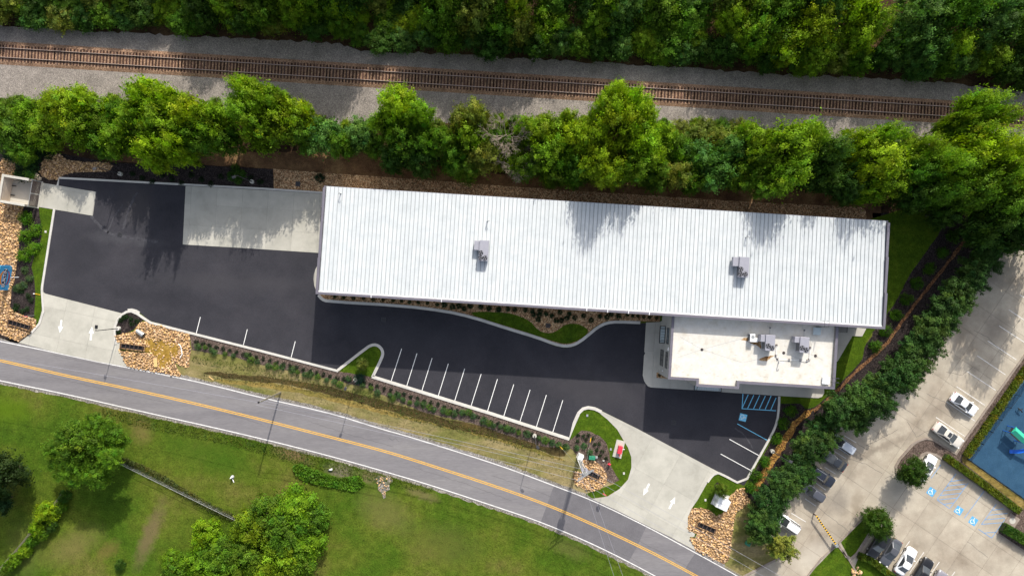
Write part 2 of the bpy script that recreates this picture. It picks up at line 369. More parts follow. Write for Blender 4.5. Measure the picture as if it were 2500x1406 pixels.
M['lumber'] = paint('yellow_lumber', (.62, .42, .17), .7, 0, .1, 3)
M['bark'] = paint('bark', (.075, .058, .045), .9, 0, .3, 3)
M['deadbark'] = paint('grey_dead_bark', (.27, .22, .17), .9, 0, .25, 3)
M['brown'] = paint('brown_gate_slat', (.075, .048, .042), .6, 0, .12, 2)
M['blocks'] = ground_mat('enclosure_stucco', [(.3, (.48, .41, .34)), (.7, (.58, .51, .43))], scale=.7, fine=7, famt=.06, mid=1.5, mamt=.08, bump=.1)
M['red'] = paint('red_paint', (.66, .035, .06), .45, 0, .08)
M['green'] = paint('green_utility_paint', (.02, .20, .115), .5, 0, .1)
M['yel'] = paint('yellow_plastic', (.72, .42, .02), .5, 0, .06)
M['signblue'] = paint('sign_blue', (.055, .34, .68), .4, 0, .05)
M['signcyan'] = paint('sign_cyan_edge', (.14, .58, .78), .4, 0, .05)
M['orange'] = paint('sign_orange', (.72, .26, .03), .5)
M['crimson'] = paint('sign_crimson', (.30, .012, .05), .5)
M['navy'] = paint('sign_navy', (.010, .02, .07), .5)
M['offwhite'] = paint('sign_white', (.75, .75, .8), .5)
M['signbg'] = paint('symbol_blue', (.09, .34, .62), .6)
M['playblue'] = ground_mat('blue_play_rubber', [(.3, (.024, .065, .120)), (.7, (.036, .088, .150))], scale=.4, fine=9, famt=.2, mid=1, mamt=.08, bump=.2)
M['slide'] = paint('blue_slide_plastic', (.012, .13, .60), .2, 0, .05, 1, .6)
M['teal'] = paint('teal_canopy', (.03, .42, .26), .45, 0, .2, 6)
M['water'] = ground_mat('amber_water', [(.3, (.17, .10, .012)), (.5, (.28, .17, .025)), (.75, (.40, .26, .07))], scale=.6, fine=4, famt=.4, mid=1.6, mamt=.3, rough=.25, bump=.1, spec=.5)
M['tyre'] = paint('tyre_rubber', (.02, .02, .02), .8)
M['rim'] = paint('alloy_rim', (.45, .45, .46), .3, .8)
M['lampglass'] = paint('lamp_glass', (.75, .75, .72), .15, 0, .02, 1, .8)
M['taillamp'] = paint('tail_lamp_red', (.30, .02, .02), .2)
M['leaf'] = leaf_mat('leaf', .38)
M['needle'] = leaf_mat('evergreen_leaf', .15)
# ------------------------------------------------------------------ the ground
def sheet(name, poly, z, mat, parent=None, kind='structure', rough=None, ch=0, seed=1):
    p = PP(poly)
    if ch: p = chaikin(p, ch)
    if rough: p = rough_edge(p, rough, .7, seed)
    o = MB().sheet(p, z).build(name, M[mat] if isinstance(mat, str) else mat, parent)
    if parent is None: tag(o, kind=kind)
    return o
MB().sheet([(-1500, -1500), (1500, -1500), (1500, 1500), (-1500, 1500)], -.004).build('ground', M['field'])['kind'] = 'structure'

sheet('forest_floor', [(-700, -900), (3300, -900), (3300, 600), (2560, 600), (2440, 620), (2290, 790), (2160, 960), (2150, 540), (1700, 500), (900, 470), (650, 470), (130, 450), (-20, 470), (-700, 440)], .004, 'forest')
sheet('dirt_bank', [(250, 352), (480, 372), (700, 372), (830, 352), (905, 370), (1150, 420), (1500, 440), (2060, 470), (2150, 505), (2150, 560), (1600, 540), (1000, 500), (667, 470), (667, 412), (480, 402), (270, 396)], .008, 'bank', rough=.12)
sheet('dark_mulch_bed', [(-60, 330), (95, 365), (270, 398), (480, 403), (667, 413), (669, 470), (640, 470), (145, 450), (132, 515), (104, 712), (100, 760), (80, 815), (40, 840), (-60, 800)], .012, 'mulch', rough=.05)
sheet('gravel_bed', [(667, 413), (760, 420), (905, 430), (1250, 456), (1840, 494), (2102, 506), (2114, 513), (2117, 560), (2000, 600), (1500, 560), (850, 520), (780, 480), (669, 470)], .016, 'gravel', rough=.06)
# bed on the east side: brown mulch, lawn, orange strip
sheet('east_mulch_bed', [(2130, 520), (2330, 520), (2440, 560), (2300, 800), (2140, 985), (2010, 1080), (1920, 1210), (1870, 1290), (1915, 1365), (1830, 1410), (1795, 1385), (1790, 1230), (1822, 1184), (1888, 1068), (1905, 980), (1903, 962), (2020, 950), (2130, 820)], .008, 'mulch', rough=.05)
lawn_e = [(2040, 790), (2110, 540), (2200, 512), (2313, 520), (2290, 574), (2220, 672), (2184, 742), (2140, 800), (2122, 822), (2111, 848), (2106, 876), (2088, 898), (2060, 926), (2035, 955), (2012, 975), (1990, 992), (1966, 999), (1955, 985), (1905, 985), (1903, 960), (2030, 950)]
sheet('east_lawn', lawn_e, .013, 'lawn', rough=.05)
A_, B_ = strip_poly(smooth_line([(2386, 534), (2347, 598), (2308, 650), (2276, 690), (2219, 762), (2195, 796), (2160, 846), (2110, 888), (2080, 916), (2035, 964), (1985, 1004)], 1), 4.0)
sheet('orange_mulch_strip', A_ + B_[::-1], .018, 'redmulch', rough=.10)
sheet('orange_mulch_strip', [(1988, 998), (1976, 1012), (1945, 1040), (1926, 1075), (1904, 1112), (1880, 1150), (1862, 1180), (1850, 1196), (1832, 1200), (1843, 1178), (1866, 1140), (1888, 1104), (1908, 1070), (1936, 1030), (1965, 1004)], .019, 'leafmulch', rough=.16)
sheet('southeast_grass', [(1790, 1230), (1830, 1215), (1880, 1280), (1918, 1360), (1815, 1412), (1768, 1385), (1786, 1315)], .016, 'verge', rough=.12)
# verge between the lot and the road
sheet('verge', [(440, 800), (470, 815), (640, 862), (908, 925), (1240, 1030), (1390, 1080), (1430, 1040), (1500, 1100), (1500, 1210), (1452, 1222), (1446, 1216), (1353, 1181), (1240, 1138), (1110, 1096), (984, 1058), (925, 1040), (805, 1003), (640, 966), (486, 927), (400, 905)], .008, 'verge', rough=.06)
sheet('ditch', Z(600, 700, 3.906, [(-400, 800), (0, 840), (300, 870), (700, 925), (1000, 1010), (1300, 1085), (1600, 1165), (1900, 1260), (2200, 1310), (2500, 1385), (2800, 1440), (3050, 1560), (3050, 1640), (2700, 1530), (2400, 1435), (2000, 1360), (1500, 1220), (1100, 1110), (700, 1005), (400, 930), (0, 895), (-400, 840)]), .014, 'ditch', rough=.13, ch=2)
sheet('ochre_verge', Z(600, 700, 3.906, [(-300, 880), (0, 897), (350, 925), (700, 1005), (1100, 1110), (1500, 1222), (2000, 1362), (2400, 1437), (2700, 1532), (3050, 1642), (3060, 1670), (2500, 1500), (1900, 1330), (1400, 1240), (900, 1110), (500, 1010), (100, 950), (-300, 905)]), .014, 'ochre', rough=.13, ch=2)
sheet('kerb_mulch_bed', [(462, 812), (640, 858), (826, 906), (908, 920), (1240, 1024), (1390, 1076), (1420, 1048), (1440, 1054), (1464, 1064), (1480, 1080), (1488, 1105), (1492, 1140), (1505, 1160), (1512, 1172), (1490, 1180), (1420, 1130), (1395, 1095), (1330, 1090), (1240, 1062), (1150, 1032), (1040, 1008), (960, 975), (905, 950), (820, 928), (740, 912), (640, 890), (560, 868), (470, 855)], .019, 'brownmulch', rough=.07)
# islands
isl = [(1391, 1070), (1402, 1034), (1414, 1009), (1424, 999), (1436, 997), (1451, 1000), (1460, 1005), (1481.6, 1022.6), (1507, 1048), (1517.5, 1066.5), (1533, 1092), (1540.5, 1115), (1541, 1140.7), (1533, 1169), (1512, 1192), (1484, 1210), (1446, 1216), (1430, 1205), (1500, 1180), (1512, 1172), (1505, 1160), (1492, 1138), (1488, 1105), (1480, 1080), (1464, 1064), (1440, 1052), (1418, 1050), (1400, 1052)]
sheet('island_lawn', isl, .023, 'lawn', rough=.03)
sheet('triangle_lawn', [(828, 904), (898, 852), (916, 846), (927, 853), (931, 862), (927, 878), (906, 919), (880, 916)], .023, 'lawn')
sheet('corner_lawn', [(1737, 1163), (1748, 1158), (1760, 1160), (1814, 1188), (1797, 1197), (1784, 1208), (1778, 1230), (1763, 1258.5), (1750, 1258.5), (1732, 1243), (1712, 1239), (1690, 1240), (1702, 1220), (1727, 1176)], .023, 'lawn', rough=.03)
sheet('left_lawn', [(95, 506), (131, 512), (106, 700), (104, 745), (95, 785), (84, 800), (78, 795), (83, 774), (87, 720), (84, 683), (77, 652), (84, 625), (95, 606), (102, 575), (102, 555), (97, 529)], .017, 'lawn')
sheet('rounded_bed_mulch', [(284, 838), (281, 815), (281.5, 797), (287, 782), (298, 768), (310, 761), (322, 760), (336, 766), (352, 778), (345, 786), (335, 795), (325, 806), (310, 812), (284, 818)], .023, 'mulch')
sheet('tree_ring_mulch', [(p[0], p[1]) for p in Z(1700, 1160, 10.04, [(450, 200), (520, 165), (600, 180), (680, 235), (640, 300), (560, 330), (480, 340), (440, 270)])], .028, 'mulch')

# ------------------------------------------------------------------ railway
TA = math.atan2(-(285.6 - 130), 2500)
TC = P(1250, 207.5)
bal = [(-500, 40), (0, 62), (200, 76), (420, 86), (600, 94), (830, 107), (880, 127), (1000, 128), (1250, 142), (1500, 156), (1700, 168), (1860, 180), (2100, 190), (2300, 202), (2500, 224), (3000, 260), (3000, 440), (2500, 402), (2250, 372), (2100, 345), (1900, 330), (1700, 322), (1600, 322), (1300, 300), (1240, 292), (1000, 305), (830, 304), (700, 285), (560, 270), (300, 258), (0, 240), (-500, 215)]
sheet('ballast', bal, .02, 'ballast', rough=.22, seed=4)
trk = tag(empty('railway_track', (TC[0], TC[1], 0), TA), 'single rusty railway track on wooden ties running through grey ballast', 'railway track')
m = MB(); m.box(-140, -1.38, .02, 140, 1.38, .16)
for s in (-1, 1): m.add([(-140, s * 1.38, .16), (140, s * 1.38, .16), (140, s * 1.85, .024), (-140, s * 1.85, .024)], [(0, 1, 2, 3) if s < 0 else (0, 3, 2, 1)])
m.build('track_bed', M['rustballast'], trk)
tie_me = MB().cbox(-.12, -1.3, .1, .12, 1.3, .21, .015).mesh('tie'); tie_me.materials.append(M['tie'])
rest = MB(); n = 0; r = random.Random(5); x = -85.0
while x < 120:
    x += .52 + r.uniform(-.03, .03)
    a = r.uniform(-.02, .02); dy = r.uniform(-.06, .06)
    if n < 300:
        o = link('tie', tie_me, trk); o.location = (x, dy, 0); o.rotation_euler.z = a
        v = r.choice([.5, .75, .9, 1.0, 1.15, 1.4]); b_ = r.choice([1, 1, 1, 1.25]); o.color = (v, v * (.95 if b_ == 1 else 1.1), v * b_, 1)
    else: rest.cbox(x - .12, -1.3 + dy, .1, x + .12, 1.3 + dy, .21, .015)
    n += 1
o = rest.build('far_ties', M['tie'], trk); o['kind'] = 'stuff'
for s in (-1, 1):
    y = s * .76; m = MB()
    m.box(-140, y - .075, .21, 140, y + .075, .235); m.box(-140, y - .012, .235, 140, y + .012, .35); m.box(-140, y - .036, .35, 140, y + .036, .385)
    ra = m.build('rail', M['rail'], trk)
    MB().box(-140, y - .03, .386, 140, y + .03, .39).build('rail_head', M['railtop'], ra)

# ------------------------------------------------------------------ road
n_edge = [(-600, 715), (-250, 778), (0, 833), (110, 855), (243, 884), (320, 898.4), (486, 931.7), (640, 971), (805, 1007), (925, 1045), (984, 1061), (1110, 1100), (1240, 1142), (1353.6, 1185.5), (1446, 1220), (1579, 1284), (1699, 1349), (1799, 1404), (1950, 1495), (2150, 1630)]
c_line = [(-600, 763), (-250, 826), (0, 879), (164, 917.6), (320, 949.6), (486, 986.7), (640, 1024), (728, 1046.5), (920, 1095), (1010, 1122), (1240, 1196), (1379, 1248), (1558, 1330), (1699, 1404), (1800, 1462), (2000, 1590)]
s_edge = [(-600, 813), (-250, 876), (0, 929), (164, 962), (333, 1001), (589, 1058), (779, 1105), (920, 1144.6), (1048, 1182), (1240, 1245.7), (1320, 1273), (1456, 1330), (1599, 1404), (1700, 1462), (1900, 1590)]
NE, CL, SE = (smooth_line(PP(p), 3) for p in (n_edge, c_line, s_edge))
nA, _ = strip_poly(NE, .25); _, sB = strip_poly(SE, 0, .22)
nA2, _ = strip_poly(NE, .6); _, sB2 = strip_poly(SE, 0, .6)
o = MB().sheet(rough_open(nA2, .12, .5, 3) + rough_open(sB2[::-1], .12, .5, 4), .012).build('road_shoulder', M['shoulder']); o['kind'] = 'structure'
rd = MB().sheet(nA + sB[::-1], .03).build('road', M['road']); rd['kind'] = 'structure'
m = MB(); strip(m, NE, .07, .07, None, .040); m.build('edge_line', M['roadwhite'], rd)
m = MB(); strip(m, SE, .07, .07, None, .040); m.build('edge_line', M['roadwhite'], rd)
for off in (-.13, .13):
    A, _ = strip_poly(CL, off); m = MB(); strip(m, A, .065, .065, None, .040); m.build('centre_line', M['yellow'], rd)
M['crack'] = paint('crack_dirt', (.085, .08, .08), .9)  # one dark colour for the thin crack strips
rc_ = random.Random(31)
def cracks(parent, z, segs, wd_=.018):
    for sg in segs:
        p_ = PP(sg); q_ = []
        for i_ in range(len(p_) - 1):
            n_ = max(2, int(math.dist(p_[i_], p_[i_ + 1]) / .5))
            for j_ in range(n_): q_.append((p_[i_][0] + (p_[i_ + 1][0] - p_[i_][0]) * j_ / n_ + rc_.uniform(-.07, .07), p_[i_][1] + (p_[i_ + 1][1] - p_[i_][1]) * j_ / n_ + rc_.uniform(-.07, .07)))
        m_ = MB(); strip(m_, q_ + [p_[-1]], wd_, wd_, None, z); m_.build('crack', M['crack'], parent)
cracks(rd, .0365, [[(60, 905), (160, 928), (300, 960), (420, 985)], [(130, 867), (260, 893), (330, 908)], [(760, 1030), (860, 1062), (960, 1090)], [(950, 1068), (958, 1075), (966, 1070), (974, 1078)], [(1010, 1140), (1130, 1178), (1250, 1222)], [(1200, 1160), (1290, 1190), (1345, 1212)], [(1500, 1290), (1600, 1340), (1690, 1388)], [(560, 1012), (640, 1035)], [(1480, 1330), (1560, 1372)]])
sheet('asphalt_patch', [(1353, 1183), (1446, 1218), (1579, 1282), (1556, 1332), (1536, 1368), (1456, 1331), (1320, 1274)], .034, 'patch', rd)
sheet('asphalt_patch', [(1699, 1347), (1679, 1376), (1672, 1390), (1760, 1440), (1900, 1530), (1960, 1500), (1799, 1402)], .034, 'patch', rd)

# ------------------------------------------------------------------ parking lot
lot_poly = [(147, 437), (640, 462), (900, 480), (900, 745), (797, 737), (984, 748), (1086, 762), (1153, 777.5), (1240, 806), (1310, 827), (1353, 844), (1379, 849), (1400, 846), (1418, 837), (1438, 821), (1459, 803), (1481, 791), (1507, 788), (1580, 789), (1575, 864), (1571, 918), (1574, 930), (1586, 943), (1704, 951), (1905, 965), (1901, 985), (1898, 1031), (1888, 1053), (1870, 1094), (1853, 1115), (1818, 1183), (1814, 1184), (1755, 1152), (1556, 1046), (1471, 1003), (1451, 994), (1436, 992), (1423, 995), (1412, 1006), (1400, 1032), (1390, 1070), (1240, 1020), (1200, 1008), (910, 917), (936, 861), (930, 848), (916, 840), (898, 845), (826, 903), (640, 854), (465, 810), (366, 783), (342, 764), (319, 755), (297, 766), (112, 718), (104, 712), (134, 508)]
lot = sheet('parking_lot', lot_poly, .030, 'asphalt')
def line_mark(a, b, w=.1, mat='white', z=.037, parent=None, name='parking_line'):
    m = MB(); strip(m, [P(*a), P(*b)], w / 2, w / 2, None, z); return m.build(name, M[mat], parent or lot)
for a, b in [((489.5, 773.7), (479.5, 813)), ((604, 803.7), (594.4, 842)), ((721, 833), (711, 872)), ((980.7, 851), (955, 930)), ((1018, 862.6), (993, 942)), ((1055, 874), (1030, 953.5)),
             ((1094.6, 887.4), (1070, 966)), ((1134.5, 899.7), (1110, 978.5)), ((1174.7, 912.5), (1150, 991)), ((1214.5, 925), (1190, 1004)), ((1254.3, 938), (1229.4, 1017)),
             ((1294.2, 950.9), (1269, 1029.7)), ((1334, 963.7), (1309.3, 1041.8)), ((1374, 976.5), (1349.3, 1055.3)), ((1780.6, 1071.6), (1852, 1111)), ((1759.4, 1107.4), (1833.6, 1148))]:
    line_mark(a, b)
line_mark((1800, 1034), (1872, 1073.6), .11, 'bluepaint')
hz = Z(1660, 900, 7.81, [(1200, 475), (1183, 755), (1300, 492), (1190, 735), (1408, 498), (1290, 752), (1520, 502), (1402, 760), (1628, 515), (1512, 765), (1738, 512), (1624, 770), (1832, 550), (1732, 778)])
for i in range(0, 14, 2): line_mark(hz[i], hz[i + 1], .13, 'bluepaint', .0375 if i == 0 else .037, name='hatch_line')
line_mark(*Z(1660, 900, 7.81, [(1176, 757), (1830, 797)]), .12, 'bluepaint', .038, name='hatch_line')

M['chalk'] = ground_mat('dried_runoff', [(.35, (.048, .047, .055)), (.6, (.070, .069, .078))], scale=1.2, fine=8, famt=.3, mid=2, mamt=.2, bump=0)
for pl, w_ in (([(222, 528), (240, 548), (262, 568), (285, 576), (330, 583), (385, 590)], .22), ([(263, 570), (272, 540), (300, 500)], .12), ([(1794, 1046), (1815, 1058), (1829, 1078), (1838, 1095)], .10), ([(335, 470), (318, 500), (300, 560)], .15)):
    A_, B_ = strip_poly(smooth_line(PP(pl), 2), w_); MB().sheet(rough_edge(A_ + B_[::-1], .07, .4, 5), .0335).build('runoff_mark', M['chalk'], lot)
def iso_symbol(cx, cy, size, rz, parent, bg='bluepaint', fg='white', z=.037):
    """blue square with the white wheelchair symbol"""
    x, y = P(cx, cy); ca, sa = math.cos(rz), math.sin(rz)
    T = lambda pts: [(x + (a * ca - b * sa) * size, y + (a * sa + b * ca) * size) for a, b in pts]
    MB().sheet(T([(-.5, -.5), (.5, -.5), (.5, .5), (-.5, .5)]), z).build('symbol_square', M[bg], parent)
    m = MB(); zz = z + .005
    m.sheet(T([(-.06 + .07 * math.cos(t * .6283), .35 + .07 * math.sin(t * .6283)) for t in range(10)]), zz)
    strip(m, T([(-.06, .26), (-.05, .02), (.16, .02), (.25, -.22), (.33, -.18)]), .045 * size, .045 * size, None, zz)
    strip(m, T([(-.05, .14), (.12, .14)]), .035 * size, .035 * size, None, zz)
    strip(m, T([(-.10 + .24 * math.cos(R(a)), -.12 + .24 * math.sin(R(a))) for a in range(110, 345, 15)]), .035 * size, .035 * size, None, zz)
    m.build('wheelchair_symbol', M[fg], parent)
iso_symbol(1813.8, 1018.6, 1.15, R(-104), lot)

def grate(cx, cy, w, h, rz, label):
    x, y = P(cx, cy); t = thing('storm_drain_grate', label, 'drain grate', (x, y, .03), rz, 'storm drain grates')
    m = MB()
    for a in ((-w / 2, -h / 2, w / 2, -h / 2 + .06), (-w / 2, h / 2 - .06, w / 2, h / 2), (-w / 2, -h / 2 + .06, -w / 2 + .06, h / 2 - .06), (w / 2 - .06, -h / 2 + .06, w / 2, h / 2 - .06)):
        m.box(a[0], a[1], 0, a[2], a[3], .035)
    m.build('frame', M['darkgrey'], t)
    MB().sheet([(-w / 2 + .05, -h / 2 + .05), (w / 2 - .05, -h / 2 + .05), (w / 2 - .05, h / 2 - .05), (-w / 2 + .05, h / 2 - .05)], .004).build('shaft_shade', M['black'], t)  # flat black sheet stands for the shade down the drain
    m = MB(); k = 9
    for i in range(k):
        u = -w / 2 + .06 + (w - .12) * (i + .5) / k; m.box(u - .018, -h / 2 + .06, .008, u + .018, h / 2 - .06, .03)
    for q in (-1, 0, 1): m.box(-w / 2 + .06, q * h * .24 - .02, .006, w / 2 - .06, q * h * .24 + .02, .028)
    m.build('bars', M['darkgrey'], t)
grate(293, 573, .75, .7, R(-20), 'square storm drain grate in sunlit asphalt beside the concrete loading pad')
grate(936.6, 780, .75, .7, R(-4), 'storm drain grate in the building shadow above the grass triangle')
grate(1645, 1031.5, .75, .7, R(-5), 'storm drain grate in shaded asphalt near the accessible parking space')
grate(1338, 794.7, .75, .7, R(-10), 'storm drain grate set in the gravel bed between two lawn humps')
grate(727.5, 449.5, .75, .75, R(-3), 'black square drain grate in tan gravel behind the loading pad')

# kerbs (0.14 m step with a gutter)
def kerb(pts, w_in=.16, w_gut=.32, side=1, name='kerb', mat='kerb', h=.14, sm=0, gut=True):
    p = PP(pts)
    if sm: p = smooth_line(p, sm)
    m = MB(); A, B = strip_poly(p, w_in / 2); strip(m, p, w_in / 2, w_in / 2, .0, h)
    if gut and w_gut > 0:
        g, _ = strip_poly(p, side * (w_in / 2 + w_gut / 2)); strip(m, g, w_gut / 2, w_gut / 2, 0, .042)
    o = m.build(name, M[mat]); o['kind'] = 'structure'; return o
kerb([(141.5, 453.5), (145.5, 434.8), (640, 461), (790, 471), (830, 474)], .30, 0, gut=False)
kerb([(133.5, 511), (104, 700), (103.5, 708), (107, 760), (97, 790), (78, 812)], .34, 0, gut=False)
kerb([(284, 840), (281, 815), (281.5, 797), (287, 782), (298, 768), (310, 761), (322, 760), (336, 766), (352, 777), (368, 787.5), (465, 812.5), (640, 857), (826, 905.5)], .36, 0, gut=False)
kerb([(312, 756.5), (322, 755.5), (333, 758.5), (341, 763.5)], .34, 0, gut=False, h=.05, name='gutter')
kerb([(826, 905), (898, 849), (908, 844), (918, 843), (928, 849), (933.5, 860), (931, 872), (908, 919)], .18, .26, 1, sm=1)
kerb([(908, 920), (1200, 1010.5), (1389, 1072), (1403, 1033), (1414, 1008), (1424, 998.5), (1436, 995.5), (1451, 998), (1468, 1006)], .34, .16, 1, sm=0)
kerb([(1727, 1176), (1738, 1160.5), (1748, 1154), (1757, 1154), (1814, 1184.5), (1852, 1117), (1886, 1056), (1897, 1028), (1901, 995), (1902, 967)], .34, 0, gut=False, sm=1)
kb = [(779, 719), (787, 728.5), (799, 733.5), (984, 744.5), (1086, 757), (1153, 772), (1240, 800), (1310, 821), (1355, 838), (1379, 843), (1398, 840.5), (1415, 832), (1436, 815.5), (1457, 797.5), (1480, 786), (1507, 783.5), (1563, 785.5)]
kerb(kb, .20, .26, -1, sm=1)

# concrete pads, drives and pavements as slabs with open joints
def paved(name, poly, rz, w, h, mat, zb=.033, z0=.02, z1=.05, ox=0, oy=0, gap=.02, jm='joint2', seed=3):
    p = PP(poly); base = MB().sheet(p, zb).build(name, M[jm]); base['kind'] = 'structure'
    slabs(p, rz, w, h, gap, z0, z1, M[mat], base, ox, oy, seed=seed); return base
BA = -math.atan2(86, 1390)
pad = paved('loading_pad', [(453.5, 454.5), (560, 460), (700, 468), (850, 478), (850, 622), (778, 617.5), (600, 606), (446.5, 597)], BA, 4.1, 3.4, 'conc', ox=P(453, 455)[0] * math.cos(BA), z1=.052)
paved('dumpster_apron', [(100, 446), (235, 469), (227, 527), (92, 505)], R(-9), 4.0, 4.2, 'conc', z1=.056, zb=.034)
west = paved('west_drive', [(110, 716.5), (297, 764.5), (286, 780), (280, 797), (280, 815), (283, 833), (297, 838), (297, 849), (290.6, 851), (310, 894.5), (240.6, 882.5), (133, 859), (47, 836), (77, 814), (94, 792), (103, 757), (105.5, 712)], R(-12), 4.6, 4.6, 'conc', zb=.036, z1=.058)
east = paved('east_drive', [(1468, 1002.5), (1556, 1046), (1755, 1152), (1738, 1163), (1727, 1177), (1702, 1221), (1688, 1241), (1679, 1262), (1679, 1292), (1697, 1302), (1694, 1309), (1683, 1309.7), (1698, 1343), (1635, 1309), (1579, 1282), (1505, 1244), (1446, 1217.5), (1484, 1211), (1512, 1193), (1533, 1170), (1541.5, 1141), (1541, 1115), (1533, 1092), (1517.5, 1066.5), (1507, 1048), (1482, 1022.6), (1456, 1002)], R(-29), 5.2, 5.2, 'conc', zb=.036, z1=.058)
walk = paved('pavement', [(1577, 787), (1572.8, 858), (1575, 862), (1572, 868), (1569, 916.5), (1572.8, 930.7), (1581, 942), (1588.4, 945), (1700, 952), (1804.7, 959.5), (1902, 966), (1973.7, 970.5), (1997, 971), (2006, 968), (2011.5, 959), (2011, 930), (1990, 900), (1700, 890), (1640, 860), (1640, 770), (1610, 786)], BA, 2.9, 2.9, 'walkconc', zb=.036, z1=.13, seed=8)
paved('east_pavement', [(2000, 790), (2114, 802), (2104, 821), (2080, 820), (2044, 882), (2000, 880)], BA, 2.9, 2.9, 'walkconc', zb=.036, z1=.12, seed=8)
paved('west_step', [(776, 648), (770, 658), (766.5, 670), (765.5, 682), (767, 695), (772, 709), (830, 712), (830, 645)], BA, 3.5, 6, 'conc', zb=.036, z1=.1)
sheet('gravel_bed', [(779, 716), (787, 727), (799, 732), (984, 743), (1086, 755.5), (1153, 770), (1240, 798), (1310, 819), (1355, 836), (1379, 841), (1398, 838.5), (1414, 830), (1435, 813), (1456, 795), (1480, 784), (1507, 782), (1563, 784), (1611, 786), (1611, 760), (1300, 700), (830, 680)], .034, 'gravel')
lens = [(1145, 766), (1163, 760), (1240, 763), (1272, 773), (1295, 784.5), (1310, 802), (1323, 811), (1346, 814), (1364, 805), (1377, 793.5), (1394.6, 789.6), (1412.5, 791), (1430.5, 800), (1438, 808), (1425, 823), (1400, 836.5), (1379, 839.5), (1354, 834), (1307.5, 818), (1240, 797), (1200, 785)]
sheet('bed_lawn', lens, .045, 'lawn', ch=1)
sheet('corner_gravel', Z(1560, 760, 7.03, [(298, 1045), (298, 1138), (470, 1150), (500, 1155), (500, 1045)]), .134, 'gravel')

def arrow(cx, cy, L, rz, parent):
    x, y = P(cx, cy); ca, sa = math.cos(rz), math.sin(rz); T = lambda pts: [(x + (a * ca - b * sa) * L, y + (a * sa + b * ca) * L) for a, b in pts]
    MB().sheet(T([(-.07, -.5), (.07, -.5), (.07, 0), (.2, 0), (0, .5), (-.2, 0), (-.07, 0)]), .0665).build('arrow_marking', M['white'], parent)
arrow(148.7, 797, 2.1, R(180 - 8), west); arrow(223.5, 813.5, 2.2, R(-6), west)
arrow(1577.6, 1194, 2.1, R(180 - 27), east); arrow(1641, 1226.5, 2.1, R(-27), east)

# ------------------------------------------------------------------ neighbour's lot
SA = R(-34)
nb_poly = [(2560, 480), (2440, 560), (2280, 780), (2150, 950), (2020, 1060), (1930, 1180), (1870, 1290), (1904, 1359), (1815, 1404), (1740, 1460), (1700, 1560), (2700, 1560), (2700, 1500), (2500, 1345), (2433, 1300.6), (2472, 1247), (2296, 1118), (2334, 1108.7), (2357.6, 1067), (2467, 913), (2560, 790)]
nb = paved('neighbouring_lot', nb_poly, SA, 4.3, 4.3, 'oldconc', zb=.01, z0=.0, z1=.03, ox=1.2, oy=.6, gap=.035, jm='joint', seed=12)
cracks(nb, .0385, [Z(1800, 1012, 3.569, s_) for s_ in ([(1040, 250), (1140, 310)], [(980, 385), (1120, 430), (1260, 510)], [(1400, 130), (1290, 190), (1120, 270)], [(1660, 140), (1560, 190), (1480, 60)], [(700, 800), (860, 930), (1020, 1050)], [(1280, 560), (1360, 520)], [(2000, 1100), (2180, 1240)])] + [Z(1800, 700, 3.569, s_) for s_ in ([(1820, 740), (1960, 770), (2050, 700)], [(1650, 930), (1800, 1000), (1880, 1090)], [(2060, 380), (2180, 440), (2300, 560)], [(1400, 1020), (1560, 1130)], [(2200, 850), (2320, 960)])], .022)
def nline(a, b, w=.1, mat='roadwhite', z=.040, name='parking_line'):
    m = MB(); strip(m, [P(*a), P(*b)], w / 2, w / 2, None, z); return m.build(name, M[mat], nb)
for seg in [((2460, 70), (2560, 130)), ((2365, 200), (2580, 345)), ((2280, 340), (2500, 483)), ((2180, 470), (2430, 635)), ((2090, 600), (2335, 765)), ((2000, 735), (2250, 900)), ((1910, 868), (2155, 1030)), ((1820, 1000), (2070, 1168)), ((1730, 1135), (1980, 1300))]:
    nline(*Z(1800, 700, 3.569, seg))
for seg in [((930, 180), (1035, 243)), ((845, 318), (945, 380)), ((760, 455), (855, 515)), ((680, 590), (770, 655)), ((590, 730), (683, 793)), ((470, 855), (597, 932)), ((1500, 1100), (1420, 1210)), ((1625, 1195), (1500, 1375)), ((1760, 1280), (1640, 1450)), ((1895, 1365), (1790, 1510))]:
    nline(*Z(1800, 1012, 3.569, seg))
bl = lambda pts: Z(2240, 1080, 7.03, pts)
for seg in [((660, 530), (335, 970)), ((335, 980), (550, 1130)), ((865, 690), (560, 1120)), ((560, 665), (790, 632)), ((500, 742), (830, 706)), ((445, 822), (790, 785)), ((390, 903), (740, 865)), ((345, 980), (690, 945)), ((440, 1055), (625, 1030)),
            ((1140, 830), (800, 1295)), ((395, 380), (230, 610)), ((1350, 1050), (1090, 1405)), ((1290, 1155), (1480, 1130)), ((1225, 1240), (1540, 1210)), ((1160, 1320), (1500, 1290)), ((1100, 1398), (1440, 1370))]:
    nline(*bl(seg), .11, 'wornblue', .040 if seg[0][0] not in (335, 865) else .0405, 'hatch_line')
for seg in [((2100, 995), (2215, 1072)), ((2215, 1072), (2330, 910)), ((2150, 1028), (2260, 1020))]:
    nline(*Z(1800, 1012, 3.569, seg), .11, 'wornblue', .0407, 'hatch_line')
for q in ((1690, 670), (1928, 833), (2055, 925)):
    a, = Z(1800, 1012, 3.569, [q]); iso_symbol(a[0], a[1], 1.2, R(-34), nb, 'signbg', z=.040)
